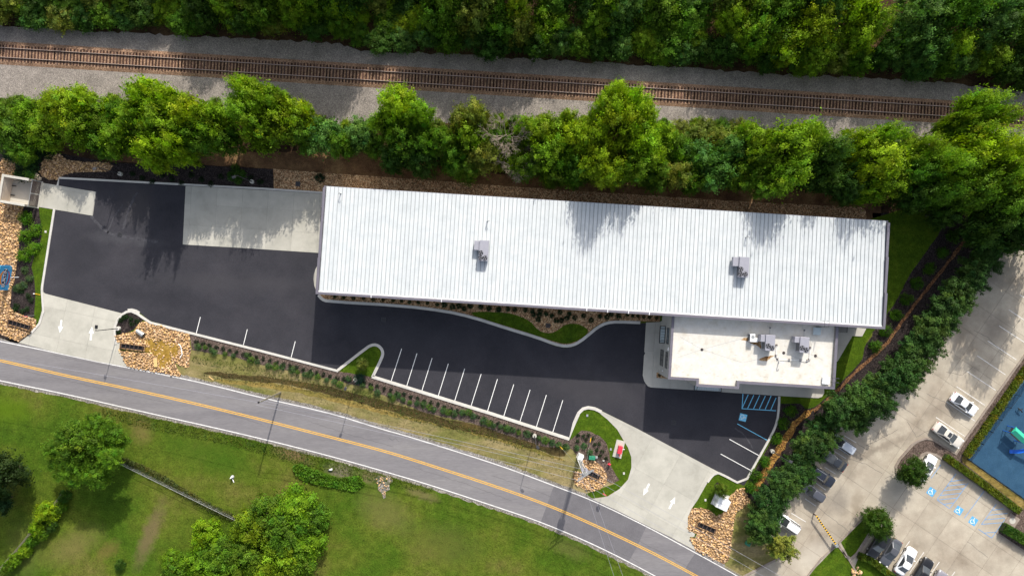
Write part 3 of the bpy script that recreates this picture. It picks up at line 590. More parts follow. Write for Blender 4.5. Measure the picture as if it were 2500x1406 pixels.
# kerbs, island, planting of the neighbour
kerb([(1740, 1446), (1815, 1406), (1904, 1360), (1915, 1345)], .3, 0, mat='oldkerb', gut=False)
kerb([(2570, 772), (2500, 868), (2467, 914), (2358, 1068), (2334, 1108), (2276, 1072.5), (2260, 1069.5), (2240, 1076), (2226, 1085), (2196, 1119), (2186, 1137), (2187, 1153), (2197, 1166), (2213, 1172)], .3, 0, mat='oldkerb', gut=False)
kerb([(2236, 1132), (2243, 1120), (2250, 1110), (2262, 1104), (2285, 1110), (2300, 1120), (2472, 1247), (2434, 1300), (2500, 1345), (2700, 1490)], .3, 0, mat='oldkerb', gut=False)
sheet('island_mulch', [(2332, 1105), (2276, 1076), (2260, 1073), (2242, 1079), (2229, 1088), (2199, 1121), (2190, 1138), (2191, 1152), (2200, 1163), (2214, 1168), (2233, 1132), (2241, 1118), (2249, 1107), (2262, 1101), (2286, 1107), (2302, 1117), (2330, 1140), (2340, 1115)], .06, 'brownmulch', None)
sheet('neighbour_bed', [(2334, 1111), (2359, 1071), (2470, 916), (2570, 778), (2640, 800), (2500, 945), (2362, 1122), (2500, 1222), (2640, 1320), (2640, 1420), (2500, 1342), (2436, 1299), (2474, 1246), (2302, 1119)], .03, 'brownmulch')
sheet('fence_grass_strip', [(2348, 1116), (2378, 1080), (2500, 915), (2560, 850), (2570, 870), (2500, 944), (2362, 1121), (2500, 1221), (2600, 1290), (2590, 1305), (2490, 1236), (2350, 1128)], .04, 'ochre')
play = sheet('playground', [(2362, 1120), (2380, 1094), (2486, 944), (2560, 850), (2900, 1000), (2900, 1500), (2500, 1219)], .045, 'playblue')
sheet('gate_lawn', [(2052, 1322), (2100, 1275), (2117, 1253), (2130, 1247), (2140, 1252), (2150, 1268), (2145, 1290), (2120, 1305), (2080, 1362), (2070, 1355)], .05, 'lawn')
sheet('lower_lawn', [(2044, 1330), (2066, 1358), (2084, 1390), (2100, 1350), (2122, 1350), (2240, 1450), (2200, 1500), (1930, 1500), (1972, 1404)], .045, 'lawn')
kerb([(2066, 1360), (2047, 1325), (2101, 1269), (2119, 1248), (2132, 1242), (2143, 1247)], .26, 0, mat='oldkerb', gut=False, sm=0)
kerb([(1930, 1470), (1972, 1404), (2005, 1362), (2043, 1330), (2068, 1358), (2088, 1392)], .26, 0, mat='oldkerb', gut=False)
kerb([(2124, 1300), (2092, 1350), (2078, 1363)], .5, 0, mat='oldkerb', gut=False)
# ------------------------------------------------------------------ main building
AX, AY = P(770.5, 718, 8.0)
def L(px, py, z):
    x, y = P(px, py, z); dx, dy = x - AX, y - AY
    return (dx * math.cos(BA) - dy * math.sin(-BA), -dx * math.sin(BA) + dy * math.cos(BA))
W = L(2160.6, 804, 8.0)[0]; D = L(1480, 498, 7.1)[1]
hall = thing('warehouse', 'long grey industrial building with white standing seam metal roof', 'building', (AX, AY, 0), BA)
ZS, ZN = 7.75, 7.15          # roof plane at the south and north eaves
slope = (ZN - ZS) / D
zt = [8.05, 7.85, 7.65]      # stepped parapet heights from south to north
cut = [0, D / 3, 2 * D / 3, D - .25]
MB().box(.25, .02, .03, W - .25, .30, 7.9).build('wall', M['wall'], hall)
MB().box(.25, D - .30, .03, W - .25, D - .05, ZN - .1).build('wall', M['wall'], hall)
for x0, x1 in ((.02, .30), (W - .30, W - .02)):
    m = MB()
    for i in range(3): m.box(x0, max(cut[i], .3), .03, x1, cut[i + 1] if i < 2 else D - .3, zt[i] - .05)
    m.build('wall', M['darkwall'], hall)
cw = .36
MB().cbox(0, 0, 7.85, W, cw, 8.1, .03).build('coping', M['coping'], hall)
for x0, x1 in ((-.02, cw), (W - cw, W + .02)):
    for i in range(3):
        MB().cbox(x0, max(cut[i], cw) + .003, zt[i] - .12, x1, cut[i + 1], zt[i] + (.05 if i == 0 else .0), .03).build('coping', M['coping'], hall)
MB().box(-.02, D - .26, ZN - .28, W + .02, D + .10, ZN - .1).build('gutter', M['coping'], hall)
roof = MB().add([(cw, cw, ZS - .05), (W - cw, cw, ZS - .05), (W - cw, D, ZN - .05), (cw, D, ZN - .05)], [(0, 1, 2, 3)])
m = MB(); m.add([(cw, cw, ZS - .05), (W - cw, cw, ZS - .05), (W - cw, D, ZN - .05), (cw, D, ZN - .05)], [(0, 1, 2, 3)])
roof = m.build('roof', M['coping'], hall)
npan = int(round((W - 2 * cw) / .605)); pw = (W - 2 * cw) / npan
pm = MB(); y0, y1 = cw + .02, D + .03
def ry(y): return ZS + slope * (y - cw)
pm.mi = 0; pm.add([(.09, y0, ry(y0)), (pw, y0, ry(y0)), (pw, y1, ry(y1)), (.09, y1, ry(y1))], [(0, 1, 2, 3)])
pm.add([(.09, y0, ry(y0)), (pw, y0, ry(y0)), (pw, y0, ry(y0) - .05), (.09, y0, ry(y0) - .05), (.09, y1, ry(y1)), (pw, y1, ry(y1)), (pw, y1, ry(y1) - .06), (.09, y1, ry(y1) - .06)], [(0, 3, 2, 1), (4, 5, 6, 7)])
pm.mi = 1
hh = .07
pm.add([(0, y0, ry(y0) - .04), (.02, y0, ry(y0) + hh), (.07, y0, ry(y0) + hh), (.09, y0, ry(y0)), (0, y1 + .03, ry(y1) - .04), (.02, y1 + .03, ry(y1) + hh), (.07, y1 + .03, ry(y1) + hh), (.09, y1 + .03, ry(y1))],
       [(0, 4, 5, 1), (1, 5, 6, 2), (2, 6, 7, 3), (0, 1, 2, 3), (4, 7, 6, 5)])
pme = pm.mesh('roof_panel'); pme.materials.append(M['roofpan']); pme.materials.append(M['seam'])
r = random.Random(2)
for i in range(npan):
    o = link('roof_panel', pme, roof); o.location = (cw + i * pw, 0, 0); v = r.uniform(.965, 1.02); o.color = (v, v, v, 1)
m = MB(); m.box(cw, cw + .02, ZS + .075, W - cw, cw + .20, ZS + .12); m.build('ridge_flashing', M['whitebox'], roof)
for px, py in ((1432.5, 757.5), (1483.5, 760.5), (1534.6, 763.6), (1585.3, 767), (906, 724), (1078, 730)):
    u, _ = L(px, py, 8.1); MB().box(u - .05, -.03, 7.5, u + .05, .55, 8.13).build('lightning_strap', M['whitebox'], hall)
# west end: overhead doors and a step door; south side door canopy next to the annex
for v0 in (2.0, 7.2):
    f = MB(); f.box(-.02, v0, .05, .0, v0 + 4, 4.4); f = f.build('overhead_door', M['walkconc'], hall)
    for k in range(6): MB().box(-.035, v0 + .05, .1 + k * .72, -.021, v0 + 3.95, .1 + k * .72 + .66).build('panel', M['wall'], f)
MB().box(-.04, 12.6, .08, .01, 13.6, 2.2).build('door', M['coping'], hall)
MB().box(-.9, 9.9, 4.6, 0, 13.2, 4.75).build('dock_canopy', M['black'], hall)

# ------------------------------------------------------------------ office annex
ann = thing('office_annex', 'two storey grey office wing with flat white membrane roof', 'building', (AX, AY, 0), BA)
za, zdk = 6.75, 6.3
uW = (L(1640, 774, za)[0] + L(1632.6, 922.7, za)[0]) / 2; uE = (L(2048, 800, za)[0] + L(2036.9, 949, za)[0]) / 2
vS = (L(1633, 924.5, za)[1] + L(2036.9, 950, za)[1]) / 2
ub0 = L(1700, 940, za)[0]; ub1 = L(1804, 945, za)[0]; vB = L(1803.4, 949, za)[1]
out_ = [(uW, -.003), (uW, vS), (ub0, vS), (ub0, vB), (ub1, vB), (ub1, vS), (uE, vS), (uE, -.003)]
t_ = .36
inn = [(uW + t_, -.003), (uW + t_, vS + t_), (ub0 + t_, vS + t_), (ub0 + t_, vB + t_), (ub1 - t_, vB + t_), (ub1 - t_, vS + t_), (uE - t_, vS + t_), (uE - t_, -.003)]
for i in range(7):
    a, b, c, d = out_[i], out_[i + 1], inn[i + 1], inn[i]
    MB().prism([(a[0] * .999 + c[0] * .001, a[1] * .999 + c[1] * .001), b, c, d], 0.03, za - .14).build('wall', M['wall'], ann)
g_ = .03
def grow(p, q, k): return (p[0] + (p[0] - q[0]) * k, p[1] + (p[1] - q[1]) * k)
cin = inn; cout = [(uW - g_, -.003), (uW - g_, vS - g_), (ub0 - g_, vS - g_), (ub0 - g_, vB - g_), (ub1 + g_, vB - g_), (ub1 + g_, vS - g_), (uE + g_, vS - g_), (uE + g_, -.003)]
for i in range(7):
    MB().prism([cout[i], cout[i + 1], cin[i + 1], cin[i]], za - .14, za + .02).build('coping', M['coping'], ann)
dk = MB().sheet([(uW + .1, -.004), (uW + .1, vS + .1), (ub0 + .1, vS + .1), (ub0 + .1, vB + .1), (ub1 - .1, vB + .1), (ub1 - .1, vS + .1), (uE - .1, vS + .1), (uE - .1, -.004)], zdk).build('roof', M['tpo'], ann)
m = MB()   # white membrane turned up on the inside of the parapet
for i in range(7):
    a, b = inn[i], inn[i + 1]; m.add([(a[0], a[1], zdk), (b[0], b[1], zdk), (b[0], b[1], za - .15), (a[0], a[1], za - .15)], [(0, 1, 2, 3)])
dx = .012
up = m.build('parapet_membrane', M['tpo'], ann); up.location = (0, 0, 0); up.scale = (1, 1, 1)
# tapered insulation creases and stains on the roof
def rl(px, py, z=zdk): return L(px, py, z)
m = MB()
for seg in (((1713.8, 853), (1660, 822)), ((1713.8, 853), (1655, 872)), ((1713.8, 853), (1810, 827)), ((1713.8, 853), (1812, 885)), ((1812, 885), (1850, 877)), ((1913, 861), (1965, 880)), ((1991, 868), (2010, 880)), ((1991, 868), (1960, 860))):
    strip(m, [rl(*seg[0]), rl(*seg[1])], .02, .02, None, zdk + .006)
m.build('crease', M['seam'], dk)
st = lambda name, pts: MB().sheet(rough_edge([rl(x, y) for x, y in pts], .05, .25, 6), zdk + .010).build(name, M['stain'], dk)
st('stain', Z(1800, 780, 7.81, [(60, 385), (130, 350), (300, 350), (440, 345), (455, 560), (380, 500), (250, 445), (150, 395)]))
st('stain', Z(1800, 780, 7.81, [(385, 765), (530, 710), (690, 680), (700, 690), (640, 725), (560, 790), (470, 790)]))
m = MB(); r = random.Random(9)
for i in range(60):
    u = r.uniform(uW + 1, uE - 1); v = r.uniform(vS + .6, -1.5) if r.random() < .4 else r.uniform(vS + .5, vS + 2.2); w_ = r.uniform(.06, .3)
    m.sheet([(u - w_, v - .02), (u + w_ * .3, v - .05), (u + w_, v + .01), (u, v + .05)], zdk + .008)
m.build('puddle_mark', M['walkconc'], dk)
def wall_window(v0, v1, z0, z1, n, u=None, parent=None):
    f = MB(); uu = uW if u is None else u
    f.box(uu - .05, v0, z0, uu - .0, v1, z0 + .06); f.box(uu - .05, v0, z1 - .06, uu, v1, z1)
    k = (v1 - v0) / n
    for i in range(n + 1): f.box(uu - .048, v0 + i * k - .03 * (i > 0), z0 + .06, uu, v0 + i * k + .03 * (i < n), z1 - .06)
    f = f.build('window', M['black'], ann)
    for i in range(n): MB().box(uu - .02, v0 + i * k + .035, z0 + .065, uu - .004, v0 + (i + 1) * k - .035, z1 - .065).build('pane', M['glass'], f)
lv = lambda px, py, z: L(px, py, z)[1]
wall_window(lv(1626, 839.6, 5.1), lv(1628, 800, 5.1), 4.2, 5.6, 4)
wall_window(lv(1620, 898.7, 5.1), lv(1625, 859, 5.1), 4.2, 5.6, 4)
wall_window(lv(1609, 892, 1.5), lv(1611, 853, 1.5), .6, 2.7, 3)
MB().box(uW - .03, lv(1612, 815, 1) - 1, .14, uW - .002, lv(1612, 815, 1) + 1, 2.45).build('door', M['glass'], ann)
for v, z in ((lv(1632, 852, 6), 5.9),): MB().cbox(uW - .16, v - .25, z, uW, v + .25, z + .12).build('wall_lamp', M['whitebox'], ann)
MB().cbox(uW - .12, lv(1611, 904, 2.8) - .1, 2.75, uW, lv(1611, 904, 2.8) + .1, 3.0).build('wall_lamp', M['whitebox'], ann)
def canopy(u0, v0, u1, v1, z, n, axis, label):
    f = MB(); w_ = .09
    f.box(u0, v0, z, u1, v0 + w_, z + .16); f.box(u0, v1 - w_, z, u1, v1, z + .16)
    f.box(u0, v0 + w_, z, u0 + w_, v1 - w_, z + .16); f.box(u1 - w_, v0 + w_, z, u1, v1 - w_, z + .16)
    f = f.build('canopy', M['black'], ann)
    for i in range(n):
        if axis == 'v':
            k = (v1 - v0 - .18) / n; a = v0 + .09 + i * k
            MB().box(u0 + .1, a + .03, z + .06, u1 - .1, a + k - .03, z + .09).build('pane', M['paleglass'], f)
        else:
            k = (u1 - u0 - .18) / n; a = u0 + .09 + i * k
            MB().box(a + .03, v0 + .1, z + .06, a + k - .03, v1 - .1, z + .09).build('pane', M['paleglass'], f)
    return f
va, vb = lv(1612, 837.5, 3), lv(1614, 795, 3)
c1 = canopy(uW - .92, va, uW - .01, vb, 3.0, 6, 'v', '')
for v in (va + .35, vb - .35): MB().tube([(uW - .85, v, 3.17), (uW - .02, v, 4.0)], .03, 6).build('tie_rod', M['black'], c1)
u0, u1 = L(1694, 946, 3)[0], L(1761, 950, 3)[0]
c2 = canopy(u0, vB - 1.15, u1, vB - .01, 3.0, 11, 'u', '')
for u in (u0 + .4, u1 - .4): MB().tube([(u, vB - 1.05, 3.17), (u, vB - .02, 4.0)], .03, 6).build('tie_rod', M['black'], c2)
for u in (ub0 + .6, ub0 + 2.6, ub0 + 4.6):
    f = MB().box(u, vB - .04, .4, u + 1.6, vB - .002, 2.6).build('window', M['black'], ann)
    MB().box(u + .06, vB - .06, .46, u + 1.54, vB - .042, 2.54).build('pane', M['glass'], f)
for u in (ub1 + 1.5, ub1 + 5, ub1 + 8.5, ub1 + 12):
    f = MB().box(u, vS - .04, 1, u + 1.8, vS - .002, 2.6).build('window', M['black'], ann)
    MB().box(u + .06, vS - .06, 1.06, u + 1.74, vS - .042, 2.54).build('pane', M['glass'], f)
# dark louvred awning on the hall's south wall right of the annex
uq = L(2048, 807, 4)[0] + .1
lou = thing('louvred_awning', 'black louvred awning on the wall between warehouse and east pavement', 'awning', (AX, AY, 0), BA)
m = MB(); m.box(uq, -1.0, 3.0, uq + .06, -.0, 3.14); m.box(uq + 1.6, -1.0, 3.0, uq + 1.66, -.0, 3.14); m.build('frame', M['black'], lou)
for i in range(8): MB().box(uq + .07, -1.0 + i * .125, 3.03, uq + 1.59, -.94 + i * .125, 3.12).build('slat', M['darkgrey'], lou)

def to_world(u, v, z): return (AX + u * math.cos(BA) - v * math.sin(BA), AY + u * math.sin(BA) + v * math.cos(BA), z)
# ------------------------------------------------------------------ rooftop units
def fan(m_ring, m_blade, x, y, z, rr):
    m_ring.tube([(x + rr * math.cos(t * .3927), y + rr * math.sin(t * .3927), z + .03) for t in range(17)], .03, 5)
    m_ring.cyl(x, y, z + .01, z + .05, .07, 8)
    for k in range(4):
        a = k * 1.5708 + .5
        p = [(x + rr * .2 * math.cos(a), y + rr * .2 * math.sin(a)), (x + rr * .85 * math.cos(a - .28), y + rr * .85 * math.sin(a - .28)), (x + rr * .9 * math.cos(a + .28), y + rr * .9 * math.sin(a + .28))]
        m_blade.prism(p, z + .012, z + .03)
def hvac(px0, py0, px1, py1, z, h, fans, side, label, split=None):
    """box top seen between the two pixels; z roof level, h height; side = (px0,py0,px1,py1,height) lower hood"""
    zt_ = z + h
    a = L(px0, py1, zt_); b = L(px1, py0, zt_); w, d = b[0] - a[0], b[1] - a[1]
    cx, cy = (a[0] + b[0]) / 2, (a[1] + b[1]) / 2
    t = thing('rooftop_air_conditioner', label, 'HVAC unit', to_world(cx, cy, z), BA, 'rooftop air conditioners')
    MB().box(-w / 2 + .1, -d / 2 + .1, -.02, w / 2 - .1, d / 2 - .1, .22).build('kerb_base', M['whitebox'], t)
    MB().cbox(-w / 2, -d / 2, .221, w / 2, d / 2, h, .025).build('casing', M['hvac'], t)
    MB().box(-w / 2 + .1, -d / 2 - .012, .35, w / 2 - .1, -d / 2 - .002, h - .12).build('coil_grille', M['hvacdark'], t)
    MB().box(-w / 2 - .012, -d / 2 + .2, .4, -w / 2 - .002, d / 2 - .9, h - .2).build('side_panel', M['hvacdark'], t)
    if split: MB().box(-w / 2 + .01, -d / 2 + split - .012, h + .001, w / 2 - .01, -d / 2 + split + .012, h + .006).build('panel_joint', M['hvacdark'], t)
    for fx, fy in fans:
        q = L(fx, fy, zt_); x, y = q[0] - cx, q[1] - cy
        f = MB().cyl(x, y, h + .002, h + .01, .33, 20).build('fan', M['black'], t)
        mr, mb = MB(), MB(); fan(mr, mb, x, y, h + .01, .33)
        mr.build('guard_ring', M['darkgrey'], f); mb.build('blades', M['hvac'], f)
    s0 = L(side[0], side[3], z + side[4]); s1 = L(side[2], side[1], z + side[4])
    MB().cbox(s0[0] - cx, s0[1] - cy, .3, -w / 2 - .003, s1[1] - cy, side[4], .02).build('intake_hood', M['hvac'], t)
    return t
hvac(1168, 587.5, 1194, 636.5, 7.5, 1.25, [(1173.7, 617.2), (1172.9, 629.2), (1184.2, 629.9)], (1157, 588, 1168, 610, 1.0), 'grey rooftop air conditioner with three fans on the western half of the white metal roof', .95)
hvac(1803.2, 628, 1830.3, 676.5, 7.5, 1.25, [(1808.8, 657.2), (1808.1, 669), (1819.5, 669.5)], (1789, 628, 1802, 649.5, 1.0), 'grey rooftop air conditioner with three fans on the eastern half of the white metal roof', .95)
hvac(1868, 818.5, 1893.5, 855.5, zdk, 1.7, [(1875.2, 844), (1885, 849.5)], (1857, 817.5, 1868, 834, 1.5), 'grey two fan air conditioner beside the rust stain on the annex roof')
hvac(1952, 823.8, 1977, 860.5, zdk, 1.7, [(1958, 849), (1968, 854)], (1940, 822.5, 1952, 836, 1.5), 'grey two fan air conditioner nearest the roof ladders on the annex roof')
def roof_thing(name, label, cat, px, py, z, rz=0.0, group=None):
    u, v = L(px, py, z); return thing(name, label, cat, to_world(u, v, z), BA + rz, group)
t = roof_thing('condenser', 'small white condenser with dark side grille left of the annex air conditioners', 'condenser', 1831, 823, zdk)
MB().cbox(-.3, -.65, .12, .45, .55, .95).build('casing', M['whitebox'], t); MB().box(-.33, -.55, .2, -.303, .45, .85).build('side_grille', M['hvacdark'], t)
MB().cyl(.1, .1, .952, .975, .26, 14).build('fan_guard', M['galv'], t); MB().box(-.4, -.5, -.01, .55, -.38, .118).build('rail', M['wood'], t); MB().box(-.4, .3, -.01, .55, .42, .118).build('rail', M['wood'], t)
t = roof_thing('filter_box', 'white filter box with rusty fittings between condenser and air conditioner', 'equipment box', 1844, 829, zdk)
MB().cbox(-.3, -.35, -.01, .28, .3, .45).build('casing', M['whitebox'], t); MB().tube([(-.3, 0, .2), (-.9, .1, .2)], .04, 6).build('pipe', M['galv'], t)
for px, py, lb in ((1992.5, 808, 'white roof hatch below the upper ladder against the warehouse wall'), (2014.5, 928, 'white roof hatch in the bottom right corner of the annex roof')):
    t = roof_thing('roof_hatch', lb, 'roof hatch', px, py, zdk)
    MB().box(-.5, -.5, -.01, .5, .5, .28).build('kerb_frame', M['whitebox'], t); MB().cbox(-.56, -.56, .281, .56, .56, .36).build('lid', M['paleglass'] if px < 2000 else M['whitebox'], t)
for px, py, lb in ((1713.8, 853, 'dark round roof drain in the western part of the annex roof'), (1913.3, 861, 'dark round roof drain between the two annex air conditioners'), (1990.8, 868.3, 'dark round roof drain right of the eastern annex air conditioner')):
    t = roof_thing('roof_drain', lb, 'roof drain', px, py, zdk, 0, 'roof drains')
    MB().cyl(0, 0, .002, .05, .22, 16).build('bowl', M['darkgrey'], t); MB().cyl(0, 0, .051, .14, .13, 12, .08).build('strainer', M['brown'], t)
gp = [(745, 487), (733, 685), (765, 748), (985, 765), (1202, 775), (1328, 785), (1365, 765), (1385, 537)]
pts = [L(*Z(1800, 780, 7.81, [q])[0], zdk) for q in gp]
t = thing('gas_pipe', 'white gas pipe run on small blocks around the annex air conditioners', 'pipe', to_world(pts[0][0], pts[0][1], zdk), BA)
MB().tube([(u - pts[0][0], v - pts[0][1], .2) for u, v in pts], .035, 6).build('pipe', M['whitebox'], t)
bm_ = MB().cbox(-.14, -.14, -.01, .14, .14, .16, .02).mesh('block'); bm_.materials.append(M['brown'])
for u, v in pts: o = link('block', bm_, t); o.location = (u - pts[0][0], v - pts[0][1], 0)
for px, py, z, lb in ((831.7, 474, 7.2, 'grey pipe vent at the northwest corner of the metal roof'), (1190, 541, 7.3, 'grey pipe vent above the western air conditioner on metal roof'), (1820.8, 580, 7.3, 'grey pipe vent above the eastern air conditioner on metal roof'), (1901, 883, zdk, 'white elbow vent below the western annex air conditioner')):
    t = roof_thing('pipe_vent', lb, 'pipe vent', px, py, z, 0, 'roof pipe vents')
    MB().tube([(0, 0, -.05), (0, 0, .8), (.03, 0, .93), (.15, 0, .98), (.26, 0, .93), (.28, 0, .8)], .07, 8).build('pipe', M['galv'] if z > 7 else M['whitebox'], t)
    MB().cyl(0, 0, -.03, .12, .14, 10, .08).build('boot', M['seam'], t)
for i, (px, py) in enumerate(Z(1800, 780, 7.81, [(620, 155), (1272, 203)])):
    t = roof_thing('gas_regulator', 'small grey pipe fitting on the shaded roof strip, %s of two' % ('left' if i == 0 else 'right'), 'pipe fitting', px, py, zdk)
    MB().tube([(0, -1.0, .12), (0, .1, .12), (0, .12, .5), (-.5, .14, .5), (-.5, 1.0, .5)], .03, 6).build('pipe', M['galv'], t); MB().cbox(-.08, -.1, .05, .08, .1, .3).build('valve', M['hvacdark'], t)
def ladder(u, v, z0, z1, dirx, diry, lb):
    t = thing('roof_ladder', lb, 'ladder', to_world(u, v, z0), BA)
    h = z1 - z0
    sx, sy = -diry * .25, dirx * .25
    for s in (-1, 1):
        a, b = s * sx, s * sy
        MB().tube([(a, b, 0), (a, b, h), (a * 1.3 + dirx * .1, b * 1.3 + diry * .1, h + 1.0), (a * 1.3 + dirx * .9, b * 1.3 + diry * .9, h + 1.0), (a * 1.3 + dirx * 1.0, b * 1.3 + diry * 1.0, h + .1)], .032, 6).build('rail', M['darkgrey'], t)
    ru = MB().tube([(-sx, -sy, 0), (sx, sy, 0)], .022, 6).mesh('rung'); ru.materials.append(M['darkgrey'])
    for k in range(int(h / .3)): o = link('rung', ru, t); o.location = (0, 0, .2 + k * .3)
    return t
ul = L(2006, 800, 7.5)[0]
ladder(ul, -.25, zdk, 8.1, 0, 1, 'black steel ladder with hoop rails climbing from annex roof to metal roof')
MB_ = L(2026, 932, 7)
ladder(uE + .22, vS + 1.4, .13, za, -1, 0, 'dark ladder over the parapet at the southeast corner of the annex')

# ------------------------------------------------------------------ dumpster enclosure
ex0, ey0 = P(96.5, 476); ea = R(-9.3)
enc = thing('dumpster_enclosure', 'roofless pale stucco dumpster enclosure with brown slatted gates', 'enclosure', (ex0, ey0, 0), ea)
# local: x to the left is negative depth; gate plane at x=0
dW, dD, hE = 4.35, 4.75, 2.15
MB().box(-dD, -dW / 2, .02, .25, dW / 2, .07).build('floor', M['walkconc'], enc)
MB().box(-dD, -dW / 2, .071, -dD + .3, dW / 2, hE).build('wall', M['blocks'], enc)
for s in (-1, 1):
    y0, y1 = (-dW / 2, -dW / 2 + .3) if s < 0 else (dW / 2 - .3, dW / 2)
    MB().box(-dD + .3, y0, .071, -.55, y1, hE).build('wall', M['blocks'], enc)
    MB().cbox(-dD + .34, y0 - .05, hE, -.5, y1 + .05, hE + .06).build('coping', M['walkconc'], enc)
MB().cbox(-dD - .05, -dW / 2 - .05, hE, -dD + .338, dW / 2 + .05, hE + .06).build('coping', M['walkconc'], enc)
for s in (-1, 1):
    y0, y1 = (-dW / 2 + .1, -.02) if s < 0 else (.02, dW / 2 - .1)
    g = MB(); g.box(-.03, y0, .15, .03, y1, .22); g.box(-.03, y0, 2.03, .03, y1, 2.1); g.box(-.03, y0, .22, .03, y0 + .06, 2.03); g.box(-.03, y1 - .06, .22, .03, y1, 2.03)
    g = g.build('gate', M['galv'], enc)
    n_ = 14; k = (y1 - y0 - .14) / n_
    sl = MB().box(.032, .01, .16, .055, k - .012, 2.08).mesh('slat'); sl.materials.append(M['brown'])
    for i in range(n_): o = link('slat', sl, g); o.location = (0, y0 + .07 + i * k, 0)
    MB().cyl(0, s * (dW / 2 - .04), .05, 2.3, .06, 8).build('post', M['galv'], enc)
for y in (.75, -.75): MB().box(-dD + .31, y - .06, .075, -dD + .95, y + .06, .22).build('wheel_stop', M['black'], enc)

# ------------------------------------------------------------------ the blue business sign on the west side
sx, sy = P(27, 679)
sg = thing('business_sign', 'blue upright business sign board with oval logo above tan riprap', 'sign', (sx, sy, 0), R(-10))
SWd, SH = 3.9, 2.7
MB().box(-.32, -SWd / 2, .02, 0, SWd / 2, SH).build('board', M['signblue'], sg)
MB().cbox(-.36, -SWd / 2 - .03, SH, .03, SWd / 2 + .03, SH + .08).build('cap', M['signcyan'], sg)
MB().box(-.7, -SWd / 2 + .2, .02, -.33, SWd / 2 + .1, .9).build('base', M['navy'], sg)
def on_face(pts, x): return [(x, a, b) for a, b in pts]
def fpoly(m, pts, x):
    o = len(m.v); pts = ccw(pts); m.v += [(x, a, b) for a, b in pts]
    for t_ in tessellate_polygon([[Vector((a, b, 0)) for a, b in pts]]):
        a, b, c = t_; A = (pts[b][0] - pts[a][0]) * (pts[c][1] - pts[a][1]) - (pts[c][0] - pts[a][0]) * (pts[b][1] - pts[a][1])
        if abs(A) > 1e-9: m.face([o + a, o + b, o + c] if A > 0 else [o + a, o + c, o + b])
ell = lambda cy, cz, a, b, t0=0, t1=360, n=28: [(cy + a * math.cos(R(t0 + (t1 - t0) * i / n)), cz + b * math.sin(R(t0 + (t1 - t0) * i / n))) for i in range(n + (0 if t1 - t0 == 360 else 1))]
def cres(t0, t1, cz1, b1, cz2, b2): return ell(0, cz1, 1.2, b1, t0, t1) + ell(0, cz2, 1.12, b2, t1, t0)
m = MB(); fpoly(m, cres(12, 168, 1.5, 1.0, 1.5, .55), .006); m.build('logo_arc', M['orange'], sg)
m = MB(); fpoly(m, cres(200, 340, 1.05, .72, 1.1, .48), .006); m.build('logo_arc', M['crimson'], sg)
m = MB(); fpoly(m, [(-1.45, 1.02), (1.45, 1.02), (1.45, 1.78), (-1.45, 1.78)], .009); m.build('logo_band', M['navy'], sg)
fc = bpy.data.curves.new('lettering', 'FONT'); fc.body = 'BURTIN'; fc.size = .86; fc.extrude = .006; fc.align_x = 'CENTER'; fc.align_y = 'CENTER'
fo = bpy.data.objects.new('lettering', fc); dg = bpy.context.evaluated_depsgraph_get()
COL.objects.link(fo); bpy.context.view_layer.update(); me = bpy.data.meshes.new_from_object(fo.evaluated_get(bpy.context.evaluated_depsgraph_get())); bpy.data.objects.remove(fo)
o = link('lettering', me, sg, M['offwhite']); o.rotation_euler = (R(90), 0, R(90)); o.location = (.018, 0, 1.42)

# ------------------------------------------------------------------ light poles
def light_pole(base, head, lb, armdir=None, disc=True):
    x, y = P(*base); hx, hy = head
    t = thing('parking_lot_light', lb, 'light pole', (x, y, 0), 0, 'parking lot light poles')
    z = 6.2
    MB().cyl(0, 0, .02, .5, .32, 18).build('footing', M['walkconc' if disc else 'kerb'], t)
    MB().tube([(0, 0, .5), (0, 0, z)], .075, 8, .05).build('pole', M['darkgrey'], t)
    a = armdir if armdir is not None else R(90)
    c, s = math.cos(a), math.sin(a); Mx = Matrix.Rotation(a, 4, 'Z')
    MB().box(0, -.03, z - .12, .3, .03, z - .06, Mx).build('arm', M['darkgrey'], t)
    MB().cbox(.3, -.2, z - .16, .85, .2, z - .04, .03, Mx).build('lamp_head', M['black' if not disc else 'darkgrey'], t)
light_pole((291, 801.5), (238, 806), 'black light pole leaning over the western drive beside the mulch island', R(85), False)
light_pole((295.7, 425.5), (235.5, 414), 'grey light pole standing in black mulch near the northwest riprap', R(200))
light_pole((617, 444.5), (576, 434.5), 'grey light pole in black mulch just above the loading pad', R(200))
light_pole((869, 926.6), (846, 937), 'grey light pole among shrubs below the grass triangle', R(250))
light_pole((1305, 1062.6), (1310, 1084), 'grey light pole in the shrub bed above the road', R(-60))
light_pole((1884, 1100), (1920, 1124), 'grey light pole in the mulch between round bushes and evergreen hedge', R(-20))

# ------------------------------------------------------------------ utility poles and wires
def wpos(px, py, z): x, y = P(px, py, z); return Vector((x, y, z))
b1 = P(685, 958); z1 = 9.4
up1 = thing('utility_pole', 'bare wooden utility pole leaning over the road edge below the ditch', 'utility pole', (b1[0], b1[1], 0))
MB().tube([(0, 0, -.1), (0, 0, z1)], .14, 10, .10).build('pole', M['wood'], up1)
MB().cyl(0, 0, z1, z1 + .12, .15, 10).build('pole_cap', M['black'], up1); MB().tube([(.2, .1, z1 - .35), (-.2, -.1, z1 - .35)], .05, 6).build('bracket', M['galv'], up1)
b2 = P(1413, 1119); z2 = 9.8
up2 = thing('utility_pole', 'galvanised utility pole with crossarms beside the eastern riprap mound', 'utility pole', (b2[0], b2[1], 0))
MB().tube([(0, 0, -.1), (0, 0, z2)], .24, 12, .16).build('pole', M['galv'], up2)
for s in (-1, 1): MB().tube([(s * .3, .12, .3), (s * .28, .1, z2 - .3)], .045, 6).build('conduit', M['whitebox'], up2)
